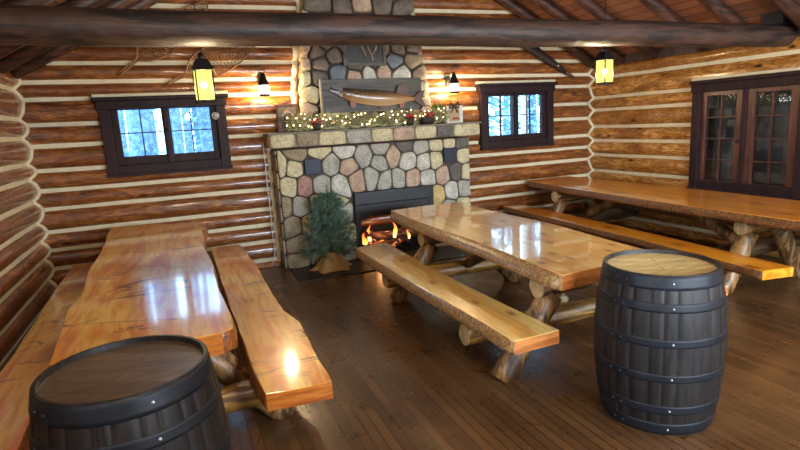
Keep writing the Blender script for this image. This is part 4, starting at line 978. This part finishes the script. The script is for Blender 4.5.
tr = [(-1.17, 3.2, .27, 0), (-.13, 3.4, .17, 0), (-.62, 6.0, .09, 0), (-.80, 8.0, .14, 0), (-.35, 9.0, .12, 0), (-1.9, 8, .2, 0), (.35, 10, .15, 0), (.9, 7.5, .14, 0), (-.55, 13, .16, 0), (-3.6, 15, .2, 900), (3.2, 14, .25, 900), (.4, 19, .3, 1500), (-2.2, 25, .3, 1500),
      (6.2, 5.6, .14, 1100), (8.6, 8.2, .15, 1100), (4.9, 9.6, .14, 900), (12.4, 11, .16, 800), (7.6, 13.4, .18, 900), (11.3, 16, .2, 800), (15.5, 17.5, .2, 800)]
for i, (x, y, r, c) in enumerate(tr):
    forest_tree(x, y, r, 8 if not c else 7, c, ('bare haze tinted trunk seen through the left window' if x < 4 and not c else 'snow laden pine far behind the left window' if x < 4 else 'snow dusted leafy pine seen through the right window'), 'bare trunks outside the left window' if x < 4 and not c else 'far pines outside the left window' if x < 4 else 'pines outside the right window')
root = thing('porch_post', 'white and red striped post outside the right window', 'post', (4.92, .9, -.65))
MB().box(4.87, 4.93, .88, .94, -.65, 3, 0).build('white_board', M['white'], root); MB().box(4.935, 4.975, .88, .94, -.65, 3, 0).build('red_board', M['trimred'], root)

# ------------------------------------------------------------------ light
w = bpy.data.worlds.new('winter_sky'); SC.world = w; w.use_nodes = True
bg = w.node_tree.nodes['Background']; bg.inputs['Color'].default_value = (.40, .70, 1.0, 1); bg.inputs['Strength'].default_value = 5.5
def area(name, loc, rot, sx, sy, e, col):
    L = bpy.data.lights.new(name, 'AREA'); L.shape = 'RECTANGLE'; L.size = sx; L.size_y = sy; L.energy = e; L.color = col
    o = bpy.data.objects.new(name, L); COL.objects.link(o); o.location = loc; o.rotation_euler = rot; return o
cool = (.90, .95, 1.0)
for i, (a, b, z0, z1) in enumerate(WF):      # fill lamps added at the unseen front windows behind the camera
    area('front_fill', ((a+b)/2, YF-.12, (z0+z1)/2), (math.radians(90), 0, math.radians(0)), b-a-.15, z1-z0-.2, 120, cool)
area('daylight_left', (XL-.12, -6.3, 1.65), (math.radians(90), 0, math.radians(-90)), 1.0, .7, 50, cool)  # fill lamp added at the unseen left window
for (x, y, z, e, c, r) in ((1.75, -.30, .30, 1.6, (1, .45, .15), .08),):
    L = bpy.data.lights.new('fire_glow', 'POINT'); L.energy = e; L.color = c; L.shadow_soft_size = r
    o = bpy.data.objects.new('fire_glow', L); COL.objects.link(o); o.location = (x, y, z)
# unseen fill lamps added behind the camera, without lantern bodies
for i, (x, y) in enumerate(((-.6, -6.4), (3.2, -6.0))):
    L = bpy.data.lights.new('rear_fill', 'POINT'); L.energy = 58; L.color = (1, .84, .62); L.shadow_soft_size = .12
    o = bpy.data.objects.new('rear_fill', L); COL.objects.link(o); o.location = (x, y, 2.9)

# ------------------------------------------------------------------ camera
yaw, pit, rol = .381, .188, -.055
th = [float(v) for v in (539.597, 400.456, 225.663)]
f = Vector((math.sin(yaw)*math.cos(pit), math.cos(yaw)*math.cos(pit), -math.sin(pit))); r0 = Vector((math.cos(yaw), -math.sin(yaw), 0)); u0_ = r0.cross(f)
c, s = math.cos(rol), math.sin(rol); R_ = r0*c+u0_*s; U_ = -r0*s+u0_*c
cam = bpy.data.cameras.new('camera'); cam.sensor_width = 36; cam.lens = th[0]/800*36; cam.shift_x = (400-th[1])/800; cam.shift_y = (th[2]-225)/800; cam.clip_start = .05
co = bpy.data.objects.new('camera', cam); COL.objects.link(co)
mw = Matrix((R_, U_, -f)).transposed().to_4x4(); mw.translation = Vector((-.625, -6.975, 1.731)); co.matrix_world = mw
SC.camera = co
SC.view_settings.view_transform = 'Standard'; SC.view_settings.look = 'None'; SC.view_settings.exposure = 0.85; SC.view_settings.gamma = 1
